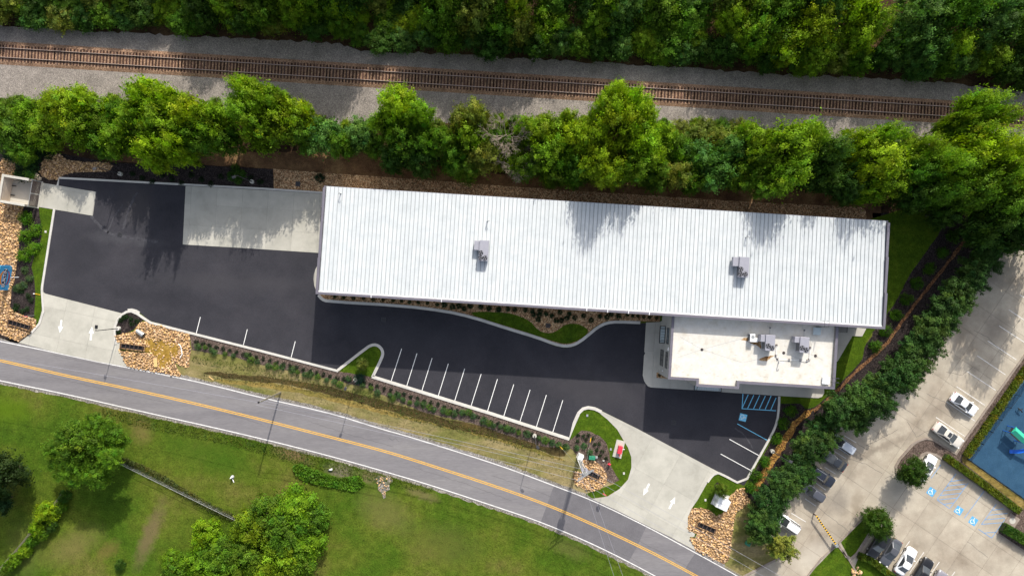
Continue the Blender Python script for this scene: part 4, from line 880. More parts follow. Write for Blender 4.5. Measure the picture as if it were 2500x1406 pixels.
for k, (zz, ln, a) in enumerate(((z2 + .15, 1.5, R(35)), (z2 - .5, 1.25, R(32)), (z2 - 1.3, .8, R(25)))):
    Mx = Matrix.Rotation(a, 4, 'Z')
    arm = MB().box(-ln, -.07, zz - .07, ln, .07, zz + .07, Mx).build('crossarm', M['galv'], up2)
    for q in (-.9, -.5, .5, .9):
        v = Mx @ Vector((ln * q, 0, zz + .07)); MB().cyl(v.x, v.y, v.z, v.z + .22, .05, 8).build('insulator', M['hvac'], arm)
for a in (R(35), R(125), R(250)): MB().cyl(.45 * math.cos(a), .45 * math.sin(a), z2 - 2.4, z2 - 1.5, .22, 12).build('transformer', M['hvac'], up2)
cb = P(1416, 1113)
t = thing('electrical_cabinet', 'white electrical cabinet at the foot of the galvanised utility pole', 'cabinet', (cb[0], cb[1], 0), R(-25))
MB().cbox(-.42, -.4, .05, .42, .4, 1.1).build('casing', M['whitebox'], t); MB().box(-.5, -.48, .02, .5, .48, .049).build('base', M['walkconc'], t)
def wire(a, b, sag, lb, n=18, grp='overhead wires'):
    a, b = Vector(a), Vector(b); mid = (a + b) / 2
    pts = []
    for i in range(n + 1):
        t_ = i / n; p = a.lerp(b, t_); p.z -= sag * 4 * t_ * (1 - t_); pts.append(p)
    o = MB().tube(pts, .022, 4, cap=False).build('overhead_wire', M['hvac']); tag(o, lb, 'wire', grp)
T1 = Vector((b1[0], b1[1], z1)); T2 = Vector((b2[0], b2[1], z2))
d12 = (T1 - T2)
for i, (q, zz) in enumerate(((-1.2, .35), (1.2, .35), (0, -.5))):
    w0 = T2 + Vector((q * .8, q * .55, zz)); w1 = T1 + Vector((q * .25, q * .3, zz * .3))
    wire(w0, w1, 1.2, '%s of three overhead wires between the two utility poles' % ('lower', 'upper', 'middle')[i])
    wire(w0, wpos(2120, 1560, 9.5) + Vector((q, q, zz)), 1.2, '%s overhead wire running from the galvanised pole towards the bottom right' % ('lower', 'upper', 'middle')[i])
wire(T1, wpos(-500, 795, 9.2), 1.0, 'single thin wire running left from the bare wooden pole above the road')
wire(T2 + Vector((-.5, -.3, .1)), wpos(1530, 1500, 9), .4, 'left of two wires crossing the road down the frame')
wire(T2 + Vector((.3, -.3, .1)), wpos(1555, 1500, 9), .4, 'right of two wires crossing the road down the frame')
for a, b, lb in (((1378, 1103.6), (1366, 1088), 'yellow guy wire guard left of the utility pole'), ((1441, 1089), (1443, 1068), 'yellow guy wire guard standing in the island mulch bed')):
    g0 = wpos(*b, .02); g1 = T2 + Vector((0, 0, -1.5)); d = (g1 - g0)
    t = thing('guy_wire', lb, 'guy wire', g0)
    MB().tube([(0, 0, 0), tuple(d)], .015, 4).build('cable', M['galv'], t); MB().tube([tuple(d * .01), tuple(d * .14)], .055, 8).build('guard', M['yel'], t)

# ------------------------------------------------------------------ utilities on the islands
c = PP([(1505.5, 1072), (1526, 1077), (1515.7, 1118.7), (1495, 1113)])
t = thing('fire_connection', 'red fire equipment cabinet on a concrete pad in the island lawn', 'fire equipment', (sum(p[0] for p in c) / 4, sum(p[1] for p in c) / 4, 0), 0)
MB().prism([(p[0] - t.location.x, p[1] - t.location.y) for p in c], .02, .16).build('concrete_pad', M['walkconc'], t)
Mx = Matrix.Translation((.1, .0, 0)) @ Matrix.Rotation(R(-13), 4, 'Z')
MB().cbox(-.33, -.62, .161, .33, .58, .95, .03, Mx).build('cabinet', M['red'], t)
MB().cyl(.05, -.95, .161, .8, .09, 10).build('valve', M['red'], t); MB().tube([tuple(Mx @ Vector(p)) for p in ((.33, .1, .5), (.75, .2, .5))], .05, 8).build('pipe', M['whitebox'], t)
x, y = P(1486.5, 1131)
t = thing('fire_hydrant', 'red fire hydrant at the edge of the island mulch', 'hydrant', (x, y, 0))
MB().cyl(0, 0, .02, .7, .13, 12).build('barrel', M['red'], t); MB().cyl(0, 0, .7, .88, .17, 12, .06).build('bonnet', M['red'], t)
MB().tube([(-.26, 0, .55), (.26, 0, .55)], .08, 8).build('nozzle', M['red'], t)
x, y = P(1445, 1116)
t = thing('utility_box', 'green utility box on the mulch above the tan riprap mound', 'utility box', (x, y, 0), R(-6))
MB().cbox(-.55, -.27, .02, .45, .3, .7).build('casing', M['green'], t); MB().cbox(.5, -.05, .02, .85, .32, .5).build('meter', M['galv'], t)
x, y = P(1473.5, 1124)
tag(MB().cbox(-.16, -.09, 0, .16, .09, .15).build('meter_box', M['kerb']), 'small white box lid on the black mulch near the hydrant', 'box').location = (x, y, .02)
for px, py, lb, mt in ((1491, 1096.5, 'grey green utility cover in the grass left of the red cabinet', 'hvac'), (1523, 1155, 'pale square utility cover in grass by the drive edge', 'kerb'), (1433.6, 1014, 'pale green cover in grass at the island tip', 'hvac'), (1722, 1220, 'round white cover in the corner lawn', 'kerb'), (111.7, 566, 'small pale cover in the left lawn strip', 'kerb')):
    x, y = P(px, py); o = MB().cbox(-.15, -.18, -.03, .15, .18, .07).build('utility_cover', M[mt]); o.location = (x, y, .03); tag(o, lb, 'cover')
for px, py, lb in ((1824, 1324, 'green utility box in the rough grass beside the lower hedge end'),):
    x, y = P(px, py); t = thing('utility_box', lb, 'utility box', (x, y, 0), R(-30)); MB().cbox(-.35, -.3, .02, .35, .3, .55).build('casing', M['green'], t); MB().cbox(-.38, -.33, .551, .38, .33, .62).build('lid', M['green'], t)
x, y = P(1757, 1222)
t = thing('transformer_cabinet', 'large white transformer cabinet on its pad in the corner lawn', 'transformer', (x, y, 0), R(-25))
MB().box(-1.15, -1.0, .02, 1.15, 1.35, .12).build('pad', M['kerb'], t)
MB().cbox(-.95, -.85, .121, .95, .85, 1.9, .05).build('casing', M['whitebox'], t)
for yy in (-.28, .3): MB().box(-.955 - .01, yy - .5, .25, -.952, yy + .5, 1.7).build('door', M['whitebox'], t)
MB().box(-.5, -.02, 1.901, .6, .02, 1.92).build('lid_seam', M['hvac'], t)
MB().box(-.6, .87, .9, .5, .95, .98).build('handle', M['darkgrey'], t)
def stop_sign(px, py, ang, lb):
    x, y = P(px, py); t = thing('stop_sign', lb, 'sign', (x, y, 0), ang)
    MB().cyl(0, 0, 0, 2.5, .035, 8).build('post', M['galv'], t)
    m = MB(); p = [(.36 * math.cos(R(22.5 + 45 * k)), .36 * math.sin(R(22.5 + 45 * k))) for k in range(8)]
    o = len(m.v); m.v += [(a, -.05, 2.15 + b) for a, b in p] + [(a, -.07, 2.15 + b) for a, b in p]
    m.face([o + k for k in range(8)][::-1]); m.face([o + 8 + k for k in range(8)])
    for k in range(8): m.face([o + k, o + (k + 1) % 8, o + 8 + (k + 1) % 8, o + 8 + k])
    m.build('sign_face', M['red'], t)
stop_sign(85, 770, R(-10), 'red stop sign on a thin post by the western drive')
stop_sign(1472, 1196, R(-30), 'red stop sign on a thin post by the eastern drive')
# low stake with yellow tape left of the west drive
for i, (px, py) in enumerate(((92, 718.5), (39, 677))):
    x, y = P(px, py); t = thing('marker_stake', ('yellow marker stake lying in the left lawn strip', 'white downspout fitting beside the blue sign')[i], 'stake' if i == 0 else 'pipe fitting', (x, y, .03), R(-10 if i == 0 else 0))
    MB().tube([(-.5, 0, .05), (.5, 0, .05)], .05, 6).build('tube', M['yel'] if i == 0 else M['whitebox'], t); MB().cyl(-.5, 0, 0, .18, .09, 8).build('foot', M['whitebox'], t)

# ------------------------------------------------------------------ culvert inlets
def culvert(px, py, ln, wd, rz, nb_, lb):
    x, y = P(px, py); t = thing('culvert_grate', lb, 'culvert inlet', (x, y, 0), rz, 'culvert inlets')
    m = MB(); h = .30
    m.box(-ln / 2, -wd / 2, .02, ln / 2, -wd / 2 + .12, h); m.box(-ln / 2, wd / 2 - .12, .02, ln / 2, wd / 2, h)
    m.box(-ln / 2, -wd / 2 + .12, .02, -ln / 2 + .12, wd / 2 - .12, h); m.box(ln / 2 - .12, -wd / 2 + .12, .02, ln / 2, wd / 2 - .12, h); m.build('headwall', M['underrock'], t)
    MB().sheet([(-ln / 2 + .1, -wd / 2 + .1), (ln / 2 - .1, -wd / 2 + .1), (ln / 2 - .1, wd / 2 - .1), (-ln / 2 + .1, wd / 2 - .1)], .03).build('shaft_shade', M['black'], t)  # black sheet under the bars paints the dark depth of the inlet
    b = MB().box(-.04, -wd / 2 + .02, h + .001, .04, wd / 2 - .02, h + .07).mesh('bar'); b.materials.append(M['brown'])
    for i in range(nb_): o = link('bar', b, t); o.location = (-ln / 2 + ln * (i + .5) / nb_, 0, 0)
culvert(49, 793, 3.9, 1.0, R(-16), 6, 'long dark culvert inlet in riprap left of the western drive')
culvert(325, 847, 4.0, .95, R(-7), 6, 'dark culvert inlet in riprap right of the western drive')
culvert(1724, 1287, 3.3, 1.0, R(-23), 5, 'dark culvert inlet with four openings in the southeast riprap')
culvert(1446, 1157, 2.7, 1.1, R(-22), 3, 'dark culvert inlet under the crossarms of the utility pole')
x, y = P(353, 818); t = thing('drain_pipe', 'grey flared drain pipe end opening into the muddy pool', 'pipe', (x, y, .3), R(-35))
MB().tube([(-1.3, 0, 0), (0, 0, 0)], .32, 16, .42, cap=False).build('pipe', M['galv'], t); MB().tube([(-.9, 0, 0), (-.85, 0, 0)], .25, 12).build('pipe_mouth_shade', M['black'], t)  # black plug paints the shade inside the pipe
m_pool = sheet('pond_water', Z(260, 740, 7.4, [(690, 660), (760, 600), (850, 640), (980, 660), (1150, 700), (1310, 745), (1355, 830), (1340, 930), (1200, 1000), (1150, 1090), (1050, 1170), (950, 1195), (930, 1010), (850, 930), (790, 880), (700, 880), (700, 800), (780, 790), (700, 730)]), .06, 'water', ch=1)
x, y = P(382, 886); o = tag(MB().box(-.28, -.6, 0, .28, .6, .05).build('plywood_board', M['lumber']), 'yellow plywood board lying on riprap beside the muddy pool', 'board'); o.location = (x, y, .28); o.rotation_euler.z = R(5)
pts = [P(*q) for q in Z(260, 740, 7.4, [(1320, 735), (1360, 780), (1385, 920), (1345, 985)])]
tag(MB().tube([(a, b, .32) for a, b in pts], .07, 8).build('drain_hose', M['whitebox']), 'white hose curving along the right rim of the muddy pool', 'hose')
x, y = P(516, 923); o = tag(MB().box(-.45, -.08, 0, .45, .08, .06).build('timber_scrap', M['lumber']), 'short yellow timber scrap lying on the roadside verge', 'timber'); o.location = (x, y, .03); o.rotation_euler.z = R(-35)

# ------------------------------------------------------------------ southern garden bits
fa, fb = P(281.6, 1127.5, 1.2), P(600, 1283, 1.2)
t = thing('chain_link_fence', 'grey chain link fence crossing the southern field', 'fence', (fa[0], fa[1], 0), math.atan2(fb[1] - fa[1], fb[0] - fa[0]))
FL = math.dist(fa, fb)
MB().tube([(0, 0, 1.2), (FL, 0, 1.2)], .03, 6).build('top_rail', M['galv'], t)
ps = MB().cyl(0, 0, 0, 1.2, .035, 8).mesh('post'); ps.materials.append(M['galv'])
k = 0.0
while k <= FL: o = link('post', ps, t); o.location = (k, 0, 0); k += 2.9
m = MB(); k = 0
while k < FL - 1.1:
    for s in (0, 1):
        a, b = ((k, 0, .05), (k + 1.1, 0, 1.17)) if s else ((k + 1.1, 0, .05), (k, 0, 1.17)); m.tube([a, b], .005, 3, cap=False)
    k += .12
m.build('wire_mesh', M['galv'], t)
pf = [(0, 1392), (42, 1345), (82, 1297), (122, 1250), (160, 1200)]
t0 = P(*pf[0]); t = thing('timber_fence', 'weathered timber fence overgrown with vines at the bottom left', 'fence', (t0[0], t0[1], 0))
for i in range(len(pf) - 1):
    a, b = P(*pf[i]), P(*pf[i + 1]); a = (a[0] - t0[0], a[1] - t0[1]); b = (b[0] - t0[0], b[1] - t0[1])
    for zz in (.5, 1.0): MB().tube([(a[0], a[1], zz), (b[0], b[1], zz)], .06, 5).build('rail', M['wood'], t)
    MB().cyl(a[0], a[1], 0, 1.25, .08, 8).build('post', M['wood'], t)
for px, py, lb, s in ((568, 1163, 'white garden ornament standing alone in the southern field', 1.0),):
    x, y = P(px, py); t = thing('garden_statue', lb, 'ornament', (x, y, 0))
    MB().tube([(0, 0, 0), (0, 0, .35), (.02, 0, .7), (0, 0, .95)], .2, 10, .07).build('body', M['whitebox'], t); MB().cyl(0, 0, 0, .12, .28, 10).build('base', M['galv'], t)
    MB().tube([(-.05, -.35, .05), (.1, -.6, .05), (.2, -.9, .05)], .07, 6).build('edging', M['whitebox'], t)
x, y = P(809, 1146)
t = thing('rubbish_bag', 'white rubbish bag with dark debris on the southern roadside bank', 'rubbish bag', (x, y, 0))
m = MB(); m.tube([(-.3, 0, .16), (-.1, .04, .2), (.2, .1, .17)], .12, 10, .17); m.build('bag', M['whitebox'], t, True); MB().tube([(-.5, -.1, .08), (.1, -.15, .1)], .1, 7).build('debris', M['darkgrey'], t)

# ------------------------------------------------------------------ neighbour: gate barrier, fence, slide
a, b = P(1993, 1258.6, 1.0), P(2042, 1330, 1.0)
t = thing('barrier_gate', 'yellow and black striped barrier arm across the neighbouring drive', 'barrier', (b[0], b[1], 0), math.atan2(a[1] - b[1], a[0] - b[0]))
BL = math.dist(a, b); n_ = 26
ym = MB().box(0, -.11, .93, BL / n_, .11, 1.05).mesh('stripe'); ym.materials.append(M['yel']); bk = ym.copy(); bk.materials.clear(); bk.materials.append(M['black'])
for i in range(n_): o = link('stripe', ym if i % 2 else bk, t); o.location = (i * BL / n_, 0, 0)
MB().cbox(-.35, -.25, 0, .1, .25, 1.1).build('post', M['galv'], t); MB().cyl(BL, 0, 0, .93, .1, 10).build('rest_post', M['brown'], t)
fp = [(2600, 800), (2500, 934), (2379, 1095), (2360, 1121), (2500, 1220), (2620, 1305)]
p0 = P(*fp[0]); t = thing('playground_fence', 'black metal fence around the blue playground surface', 'fence', (p0[0], p0[1], 0))
for i in range(len(fp) - 1):
    a, b = P(*fp[i]), P(*fp[i + 1]); a = (a[0] - p0[0], a[1] - p0[1]); b = (b[0] - p0[0], b[1] - p0[1]); LL = math.dist(a, b)
    for zz in (.15, 1.15): MB().tube([(a[0], a[1], zz), (b[0], b[1], zz)], .025, 5).build('rail', M['black'], t)
    m = MB(); k = 0.0
    while k < LL:
        f_ = k / LL; x, y = a[0] + (b[0] - a[0]) * f_, a[1] + (b[1] - a[1]) * f_; m.box(x - .012, y - .012, .05, x + .012, y + .012, 1.2); k += .22
    m.build('picket_panel', M['black'], t)
    k = 0.0
    while k < LL:
        f_ = k / LL; x, y = a[0] + (b[0] - a[0]) * f_, a[1] + (b[1] - a[1]) * f_
        MB().box(x - .035, y - .035, .03, x + .035, y + .035, 1.3).build('post', M['black'], t); k += 2.4
x, y = P(2500, 1105, .6)
t = thing('playground_slide', 'glossy blue curved playground slide on blue rubber', 'slide', (x, y, 0))
m = MB(); path = [(1.6, .9, 1.9), (.6, .75, 1.5), (-.3, .5, 1.05), (-1.0, .25, .65), (-1.6, .18, .38), (-2.1, .2, .3)]
for i in range(len(path) - 1):
    A_, B_ = Vector(path[i]), Vector(path[i + 1]); d = (B_ - A_).normalized(); sd_ = Vector((-d.y, d.x, 0)).normalized() * .27; upv = Vector((0, 0, .16))
    for (q0, q1) in (((sd_ + upv), sd_ * .8), (sd_ * .8, -sd_ * .8), (-sd_ * .8, (-sd_ + upv))):
        m.add([A_ + q0, B_ + q0, B_ + q1, A_ + q1], [(0, 1, 2, 3)])
m.build('chute', M['slide'], t); MB().tube([path[0], (1.6, .9, 0)], .05, 6).build('leg', M['green'], t); MB().tube([(-1.2, .22, .5), (-1.2, .22, 0)], .05, 6).build('leg', M['green'], t)
for s in (-1, 1): MB().tube([(p[0], p[1] + s * .27, p[2] + .16) for p in path], .035, 6).build('side_rail', M['slide'], t)
x, y = P(2492, 1064, 2.2)
t = thing('play_tower', 'play tower with a teal green canopy at the right edge', 'play structure', (x, y, 0), R(-42))
for a_, b_ in ((-1.2, -.5), (1.2, -.5), (1.2, .5), (-1.2, .5)): MB().cyl(a_, b_, .04, 2.2, .06, 8).build('post', M['slide'], t)
m = MB(); m.add([(-1.45, -.6, 2.1), (1.45, -.6, 2.1), (1.45, .6, 2.1), (-1.45, .6, 2.1), (-1.35, 0, 2.5), (1.35, 0, 2.5)], [(0, 1, 5, 4), (2, 3, 4, 5), (1, 2, 5), (3, 0, 4), (0, 3, 2, 1)]); m.build('canopy', M['teal'], t)
MB().box(-1.2, -.5, 1.1, 1.2, .5, 1.2).build('deck', M['darkgrey'], t)
x, y = P(2486, 999); t = thing('spring_rider', 'small dark spring toy on the blue playground', 'play toy', (x, y, .05)); MB().tube([(-.4, .3, .4), (0, 0, .5), (.3, -.4, .4)], .09, 6).build('body', M['black'], t); MB().cyl(0, 0, -.02, .5, .06, 8).build('spring', M['black'], t); MB().tube([(-.25, -.15, .5), (.3, .2, .5)], .05, 6).build('handle', M['black'], t)
x, y = P(2494, 1270); t = thing('manhole_slab', 'square concrete slab with a round cover at the hedge end', 'manhole', P(2470, 1270) + (.03,), R(-34)); MB().cbox(-.9, -.9, -.03, .9, .9, .12).build('slab', M['oldkerb'], t); MB().cyl(0, 0, .12, .14, .5, 20).build('lid', M['walkconc'], t)
# ------------------------------------------------------------------ cars
def loft(m, rings, close=True, caps=True):
    o = len(m.v); n = len(rings[0])
    for rg in rings: m.v += [tuple(p) for p in rg]
    for i in range(len(rings) - 1):
        for k in range(n if close else n - 1):
            k2 = (k + 1) % n; m.face([o + i * n + k, o + (i + 1) * n + k, o + (i + 1) * n + k2, o + i * n + k2])
    if caps: m.face([o + k for k in range(n)]); m.face([o + (len(rings) - 1) * n + k for k in range(n)][::-1])
def car(name, label, px, py, ang, col, style='sedan', Lc=4.7, Wc=1.82, sunroof=False, rails=None):
    """ang: direction the nose points, measured in the photo's plane (world)"""
    zc = 1.0; x, y = P(px, py, zc)
    t = thing(name, label, 'car', (x, y, .05 if px < 2600 else 0), ang, 'parked cars on the neighbouring lot')
    body = M.get('carpaint_%s' % (col,)) or paint('carpaint_%s' % (col,), col, .28, .25 if max(col) < .5 else 0, .03, .8, .5, .8)
    M['carpaint_%s' % (col,)] = body
    hl = Lc / 2; hw = Wc / 2
    suv = style == 'suv'
    zb = .98 if suv else .88; zr = 1.68 if suv else 1.44
    # longitudinal stations: x, half width, top height
    st_ = [(-1, .60, .60), (-.985, .74, .74), (-.95, .86, zb - .06), (-.87, .93, zb), (-.7, .97, zb + .02), (-.4, .995, zb + .0), (0, 1.0, zb), (.35, .995, zb), (.55, .985, zb - .02), (.75, .96, zb - .08), (.87, .91, zb - .15), (.94, .83, zb - .22), (.98, .72, .58), (1.0, .58, .46)]
    rings = []
    for sx, w, h in st_:
        w *= hw; X = sx * hl; lo = .24 if abs(sx) < .95 else .34
        rings.append([(X, -w * .94, lo), (X, -w, .45), (X, -w * .985, h * .8), (X, -w * .93, h * .95), (X, -w * .8, h), (X, -w * .4, h + .03), (X, w * .4, h + .03), (X, w * .8, h), (X, w * .93, h * .95), (X, w * .985, h * .8), (X, w, .45), (X, w * .94, lo)])
    m = MB(); loft(m, rings); m.build('body', body, t, True)
    # greenhouse: belt outline and roof outline
    if suv: xb0, xb1, xr0, xr1 = -.93, .42, -.82, .06
    else: xb0, xb1, xr0, xr1 = -.74, .46, -.42, .02
    xb0 *= hl; xb1 *= hl; xr0 *= hl; xr1 *= hl; wb = hw * .90; wr = hw * .70; zbl = zb + .0; zt_ = zr
    B = [(xb0, -wb * .82), (xb0 + .25, -wb), (xb1 - .35, -wb), (xb1, -wb * .80), (xb1 + .06, 0), (xb1, wb * .80), (xb1 - .35, wb), (xb0 + .25, wb), (xb0, wb * .82), (xb0 - .04, 0)]
    T = [(xr0, -wr * .86), (xr0 + .12, -wr), (xr1 - .10, -wr), (xr1, -wr * .88), (xr1 + .06, 0), (xr1, wr * .88), (xr1 - .10, wr), (xr0 + .12, wr), (xr0, wr * .86), (xr0 - .03, 0)]
    def gl(name, idx):
        m = MB(); o = len(m.v)
        for i in idx: m.v.append((B[i][0], B[i][1], zbl))
        for i in idx: m.v.append((T[i][0], T[i][1], zt_ - .02))
        n = len(idx)
        for k in range(n - 1): m.face([o + k, o + k + 1, o + n + k + 1, o + n + k])
        return m.build(name, M['glass'], t)
    gl('windscreen', [3, 4, 5]); gl('rear_window', [8, 9, 0]); gl('side_window', [1, 2]); gl('side_window', [6, 7])
    m = MB()
    for i, j in ((0, 1), (2, 3), (5, 6), (7, 8)):     # pillars
        m.add([(B[i][0], B[i][1], zbl), (B[j][0], B[j][1], zbl), (T[j][0], T[j][1], zt_ - .02), (T[i][0], T[i][1], zt_ - .02)], [(0, 1, 2, 3)])
    for i in (1, 6):
        for f in (.45, .5):
            pass
    m.build('pillars', body, t)
    m = MB(); cx_ = (xr0 + xr1) / 2
    loft(m, [[(a, b, zt_ - .03) for a, b in T], [((a - cx_) * .97 + cx_, b * .95, zt_ + .03) for a, b in T], [((a - cx_) * .8 + cx_, b * .7, zt_ + .05) for a, b in T]]); m.build('roof', body, t, True)
    if sunroof: MB().box(cx_ - .05, -.38, zt_ + .052, cx_ + .5, .38, zt_ + .06).build('sunroof', M['glass'], t)
    if rails:
        for s in (-1, 1): MB().tube([(xr0 + .1, s * wr * .88, zt_ + .06), (xr1 - .1, s * wr * .88, zt_ + .06)], .03, 6).build('roof_rail', M[rails], t)
    for wx in (-.60, .62):
        for s in (-1, 1):
            yy = s * (hw - .13)
            w = MB().tube([(wx * hl, yy - .11 * s, .33), (wx * hl, yy + .11 * s, .33)], .33, 18).build('wheel', M['tyre'], t)
            MB().tube([(wx * hl, yy + .112 * s, .33), (wx * hl, yy + .125 * s, .33)], .21, 14).build('rim', M['rim'], w)
    for s in (-1, 1):
        m = MB(); m.cbox(hl * .885, s * hw * .70 - .14, .60, hl * .965, s * hw * .70 + .14, .72, .02); m.build('headlight', M['lampglass'], t)
        m = MB(); m.cbox(-hl * .985, s * hw * .70 - .13, .66, -hl * .93, s * hw * .70 + .13, .80, .02); m.build('tail_light', M['taillamp'], t)
        m = MB(); m.cbox(xb1 - .42, s * (hw + .02) - .09, zb + .02, xb1 - .24, s * (hw + .02) + .09, zb + .16, .03); m.build('wing_mirror', body, t)
    return t
wh, bg, blk, dg_, gr, sl, nv = (.80, .81, .83), (.60, .56, .50), (.012, .012, .014), (.028, .033, .042), (.085, .09, .11), (.42, .46, .52), (.02, .025, .04)
aR = R(-36)
car('sedan', 'white sedan parked alone in the right hand stalls beside the playground hedge', 2357, 987, R(-35), wh, 'sedan', 4.75)
car('sedan', 'beige sedan with an open sunroof beside the mulch island', 2318, 1063, R(-36), bg, 'sedan', 5.35, 1.9, True)
car('estate_car', 'silver wagon topmost of the cars parked under the evergreen hedge', 2056, 1083.5, R(-34 + 180), sl, 'suv', 4.8, 1.8)
car('sedan', 'dark teal grey sedan second from top under the evergreen hedge', 2036, 1124, R(-34 + 180), dg_, 'sedan', 4.7)
car('suv', 'black suv with roof rails third from top under the evergreen hedge', 2008, 1163, R(-34), nv, 'suv', 4.7, 1.85, False, 'rim')
car('hatchback', 'slate grey hatchback fourth from top under the evergreen hedge', 1985, 1201, R(-34 + 180), gr, 'suv', 4.3, 1.78)
car('suv', 'white suv lowest of the cars under the evergreen hedge', 1922, 1277, R(-34 + 180), wh, 'suv', 4.7, 1.85, False, 'tyre')
car('sedan', 'white coupe tucked between the island kerb and its tree', 2265, 1143, R(58), wh, 'sedan', 4.5, 1.8, True)
car('suv', 'black suv in the bottom row partly under the small tree', 2147, 1330, R(58 + 180), blk, 'suv', 4.8, 1.9)
car('sedan', 'dark grey sedan between the black suv and the white coupe', 2177, 1350, R(58 + 180), (.09, .095, .11), 'sedan', 4.7)
car('coupe', 'white coupe in the middle of the bottom row facing the drive', 2214.5, 1371, R(58), wh, 'sedan', 4.7, 1.85)
car('suv', 'black suv right of the white coupe at the bottom edge', 2254, 1397, R(58), blk, 'suv', 4.8, 1.85)
car('hatchback', 'small silver hatchback cut off by the bottom edge', 2291, 1424, R(58), (.25, .24, .27), 'suv', 4.2, 1.75)

# ------------------------------------------------------------------ leaves, crowns
def quad_mesh(name, V, tint, mat, nper=4):
    """V: (n,4,3) corner positions, tint: (n,3)"""
    n = len(V); me = bpy.data.meshes.new(name); me.vertices.add(n * 4); me.vertices.foreach_set('co', V.reshape(-1).astype(np.float32))
    me.loops.add(n * 4); me.loops.foreach_set('vertex_index', np.arange(n * 4, dtype=np.int32))
    me.polygons.add(n); me.polygons.foreach_set('loop_start', np.arange(0, n * 4, 4, dtype=np.int32))
    me.update(calc_edges=True)
    ca = me.color_attributes.new('tint', 'FLOAT_COLOR', 'POINT'); c = np.ones((n * 4, 4), np.float32); c[:, :3] = np.repeat(tint, 4, 0)
    ca.data.foreach_set('color', c.reshape(-1)); me.materials.append(mat); me.validate(); return me
def nrm(a): return a / (np.linalg.norm(a, axis=1, keepdims=True) + 1e-9)
def leaf_quads(g, pos, nor, size, elong=1.5):
    n = len(pos); a = nrm(np.cross(nor, nrm(g.normal(size=(n, 3))))); b = np.cross(nor, a)
    s = size * g.uniform(.7, 1.3, (n, 1)); u, v = a * s * .5 * elong, b * s * .5
    return np.stack([pos - u, pos - v * .8 + nor * s * .06, pos + u, pos + v * .8 + nor * s * .06], 1)
def tints(g, n, ncl, cid, cv=.26, lv=.12):
    cb = g.normal(1, cv, ncl)[cid]; hue = g.normal(0, .09, ncl)[cid]
    v = np.clip(cb * g.normal(1, lv, n), .55, 1.6)
    return np.stack([v * (1 + hue * 1.2), v, v * (1 - hue)], 1).clip(.2, 2.2)
def crown(name, seed, nl=6, ncl=150, per=55, leaf=.055, rc=.085, zmin=-.75, flat=.9, spread=.56, mat='leaf'):
    g = np.random.default_rng(seed)
    lob = [(np.array([0, 0, .18]), .52)]
    for i in range(nl):
        a = 2 * math.pi * (i + g.uniform(-.25, .25)) / nl; d = spread * g.uniform(.75, 1.2); lob.append((np.array([math.cos(a) * d, math.sin(a) * d, g.uniform(-.35, .25)]), g.uniform(.24, .44)))
    C, Dd = [], []
    while len(C) < ncl:
        c, r_ = lob[g.integers(len(lob))] if g.random() < .8 else lob[0]
        d = g.normal(size=3); d /= np.linalg.norm(d)
        if d[2] < zmin: continue
        p = c + d * r_ * g.uniform(.72, 1.22)
        if any(np.linalg.norm(p - c2) < r2 * .72 for c2, r2 in lob): continue
        C.append(p); Dd.append(d)
    C, Dd = np.array(C), np.array(Dd)
    cid = np.repeat(np.arange(ncl), per); n = len(cid)
    off = g.normal(size=(n, 3)) * rc * np.array([1, 1, .6]); al = np.abs(g.normal(size=(n, 1))) * rc * 1.7
    pos = C[cid] + off + Dd[cid] * al - Dd[cid] * rc * .5
    cn_ = Dd * .75 + np.array([0, 0, .5]) + g.normal(size=(ncl, 3)) * .30
    nor = nrm(cn_[cid] + g.normal(size=(n, 3)) * .32)
    # inner filling so that little light passes through
    m_ = n // 5; ip = np.array([lob[k][0] for k in g.integers(len(lob), size=m_)]) + g.normal(size=(m_, 3)) * .22
    pos = np.vstack([pos, ip]); nor = np.vstack([nor, nrm(g.normal(size=(m_, 3)) + np.array([0, 0, .6]))])
    pos[:, 2] *= flat
    q = leaf_quads(g, pos, nor, np.r_[np.full((n, 1), leaf), np.full((m_, 1), leaf * 1.5)])
    tt = np.vstack([tints(g, n, ncl, cid), np.tile([[.8, .85, .8]], (m_, 1))])  # inner leaves tinted darker, painting in the shade inside the crown
    return quad_mesh(name, q, tt, M[mat])
def evergreen(name, seed, arms=70, per=140, leaf=.052):
    g = np.random.default_rng(seed); cid = np.repeat(np.arange(arms), per); n = len(cid)
    dirs = nrm(g.normal(size=(arms, 3)) * np.array([1, 1, .75]) + np.array([0, 0, .28])); rr = g.uniform(.62, 1.12, arms)
    t_ = g.uniform(0.3, 1, n) ** .7
    pos = dirs[cid] * (t_ * rr[cid])[:, None] * np.array([1, 1, .85])
    w = (.03 + .13 * (1.1 - t_))[:, None]; pos = pos + g.normal(size=(n, 3)) * w
    nor = nrm(dirs[cid] * .6 + np.array([0, 0, .5]) + g.normal(size=(n, 3)) * .45)
    q = leaf_quads(g, pos, nor, np.full((n, 1), leaf), 1.9)
    return quad_mesh(name, q, tints(g, n, arms, cid, .2, .12), M['needle'])
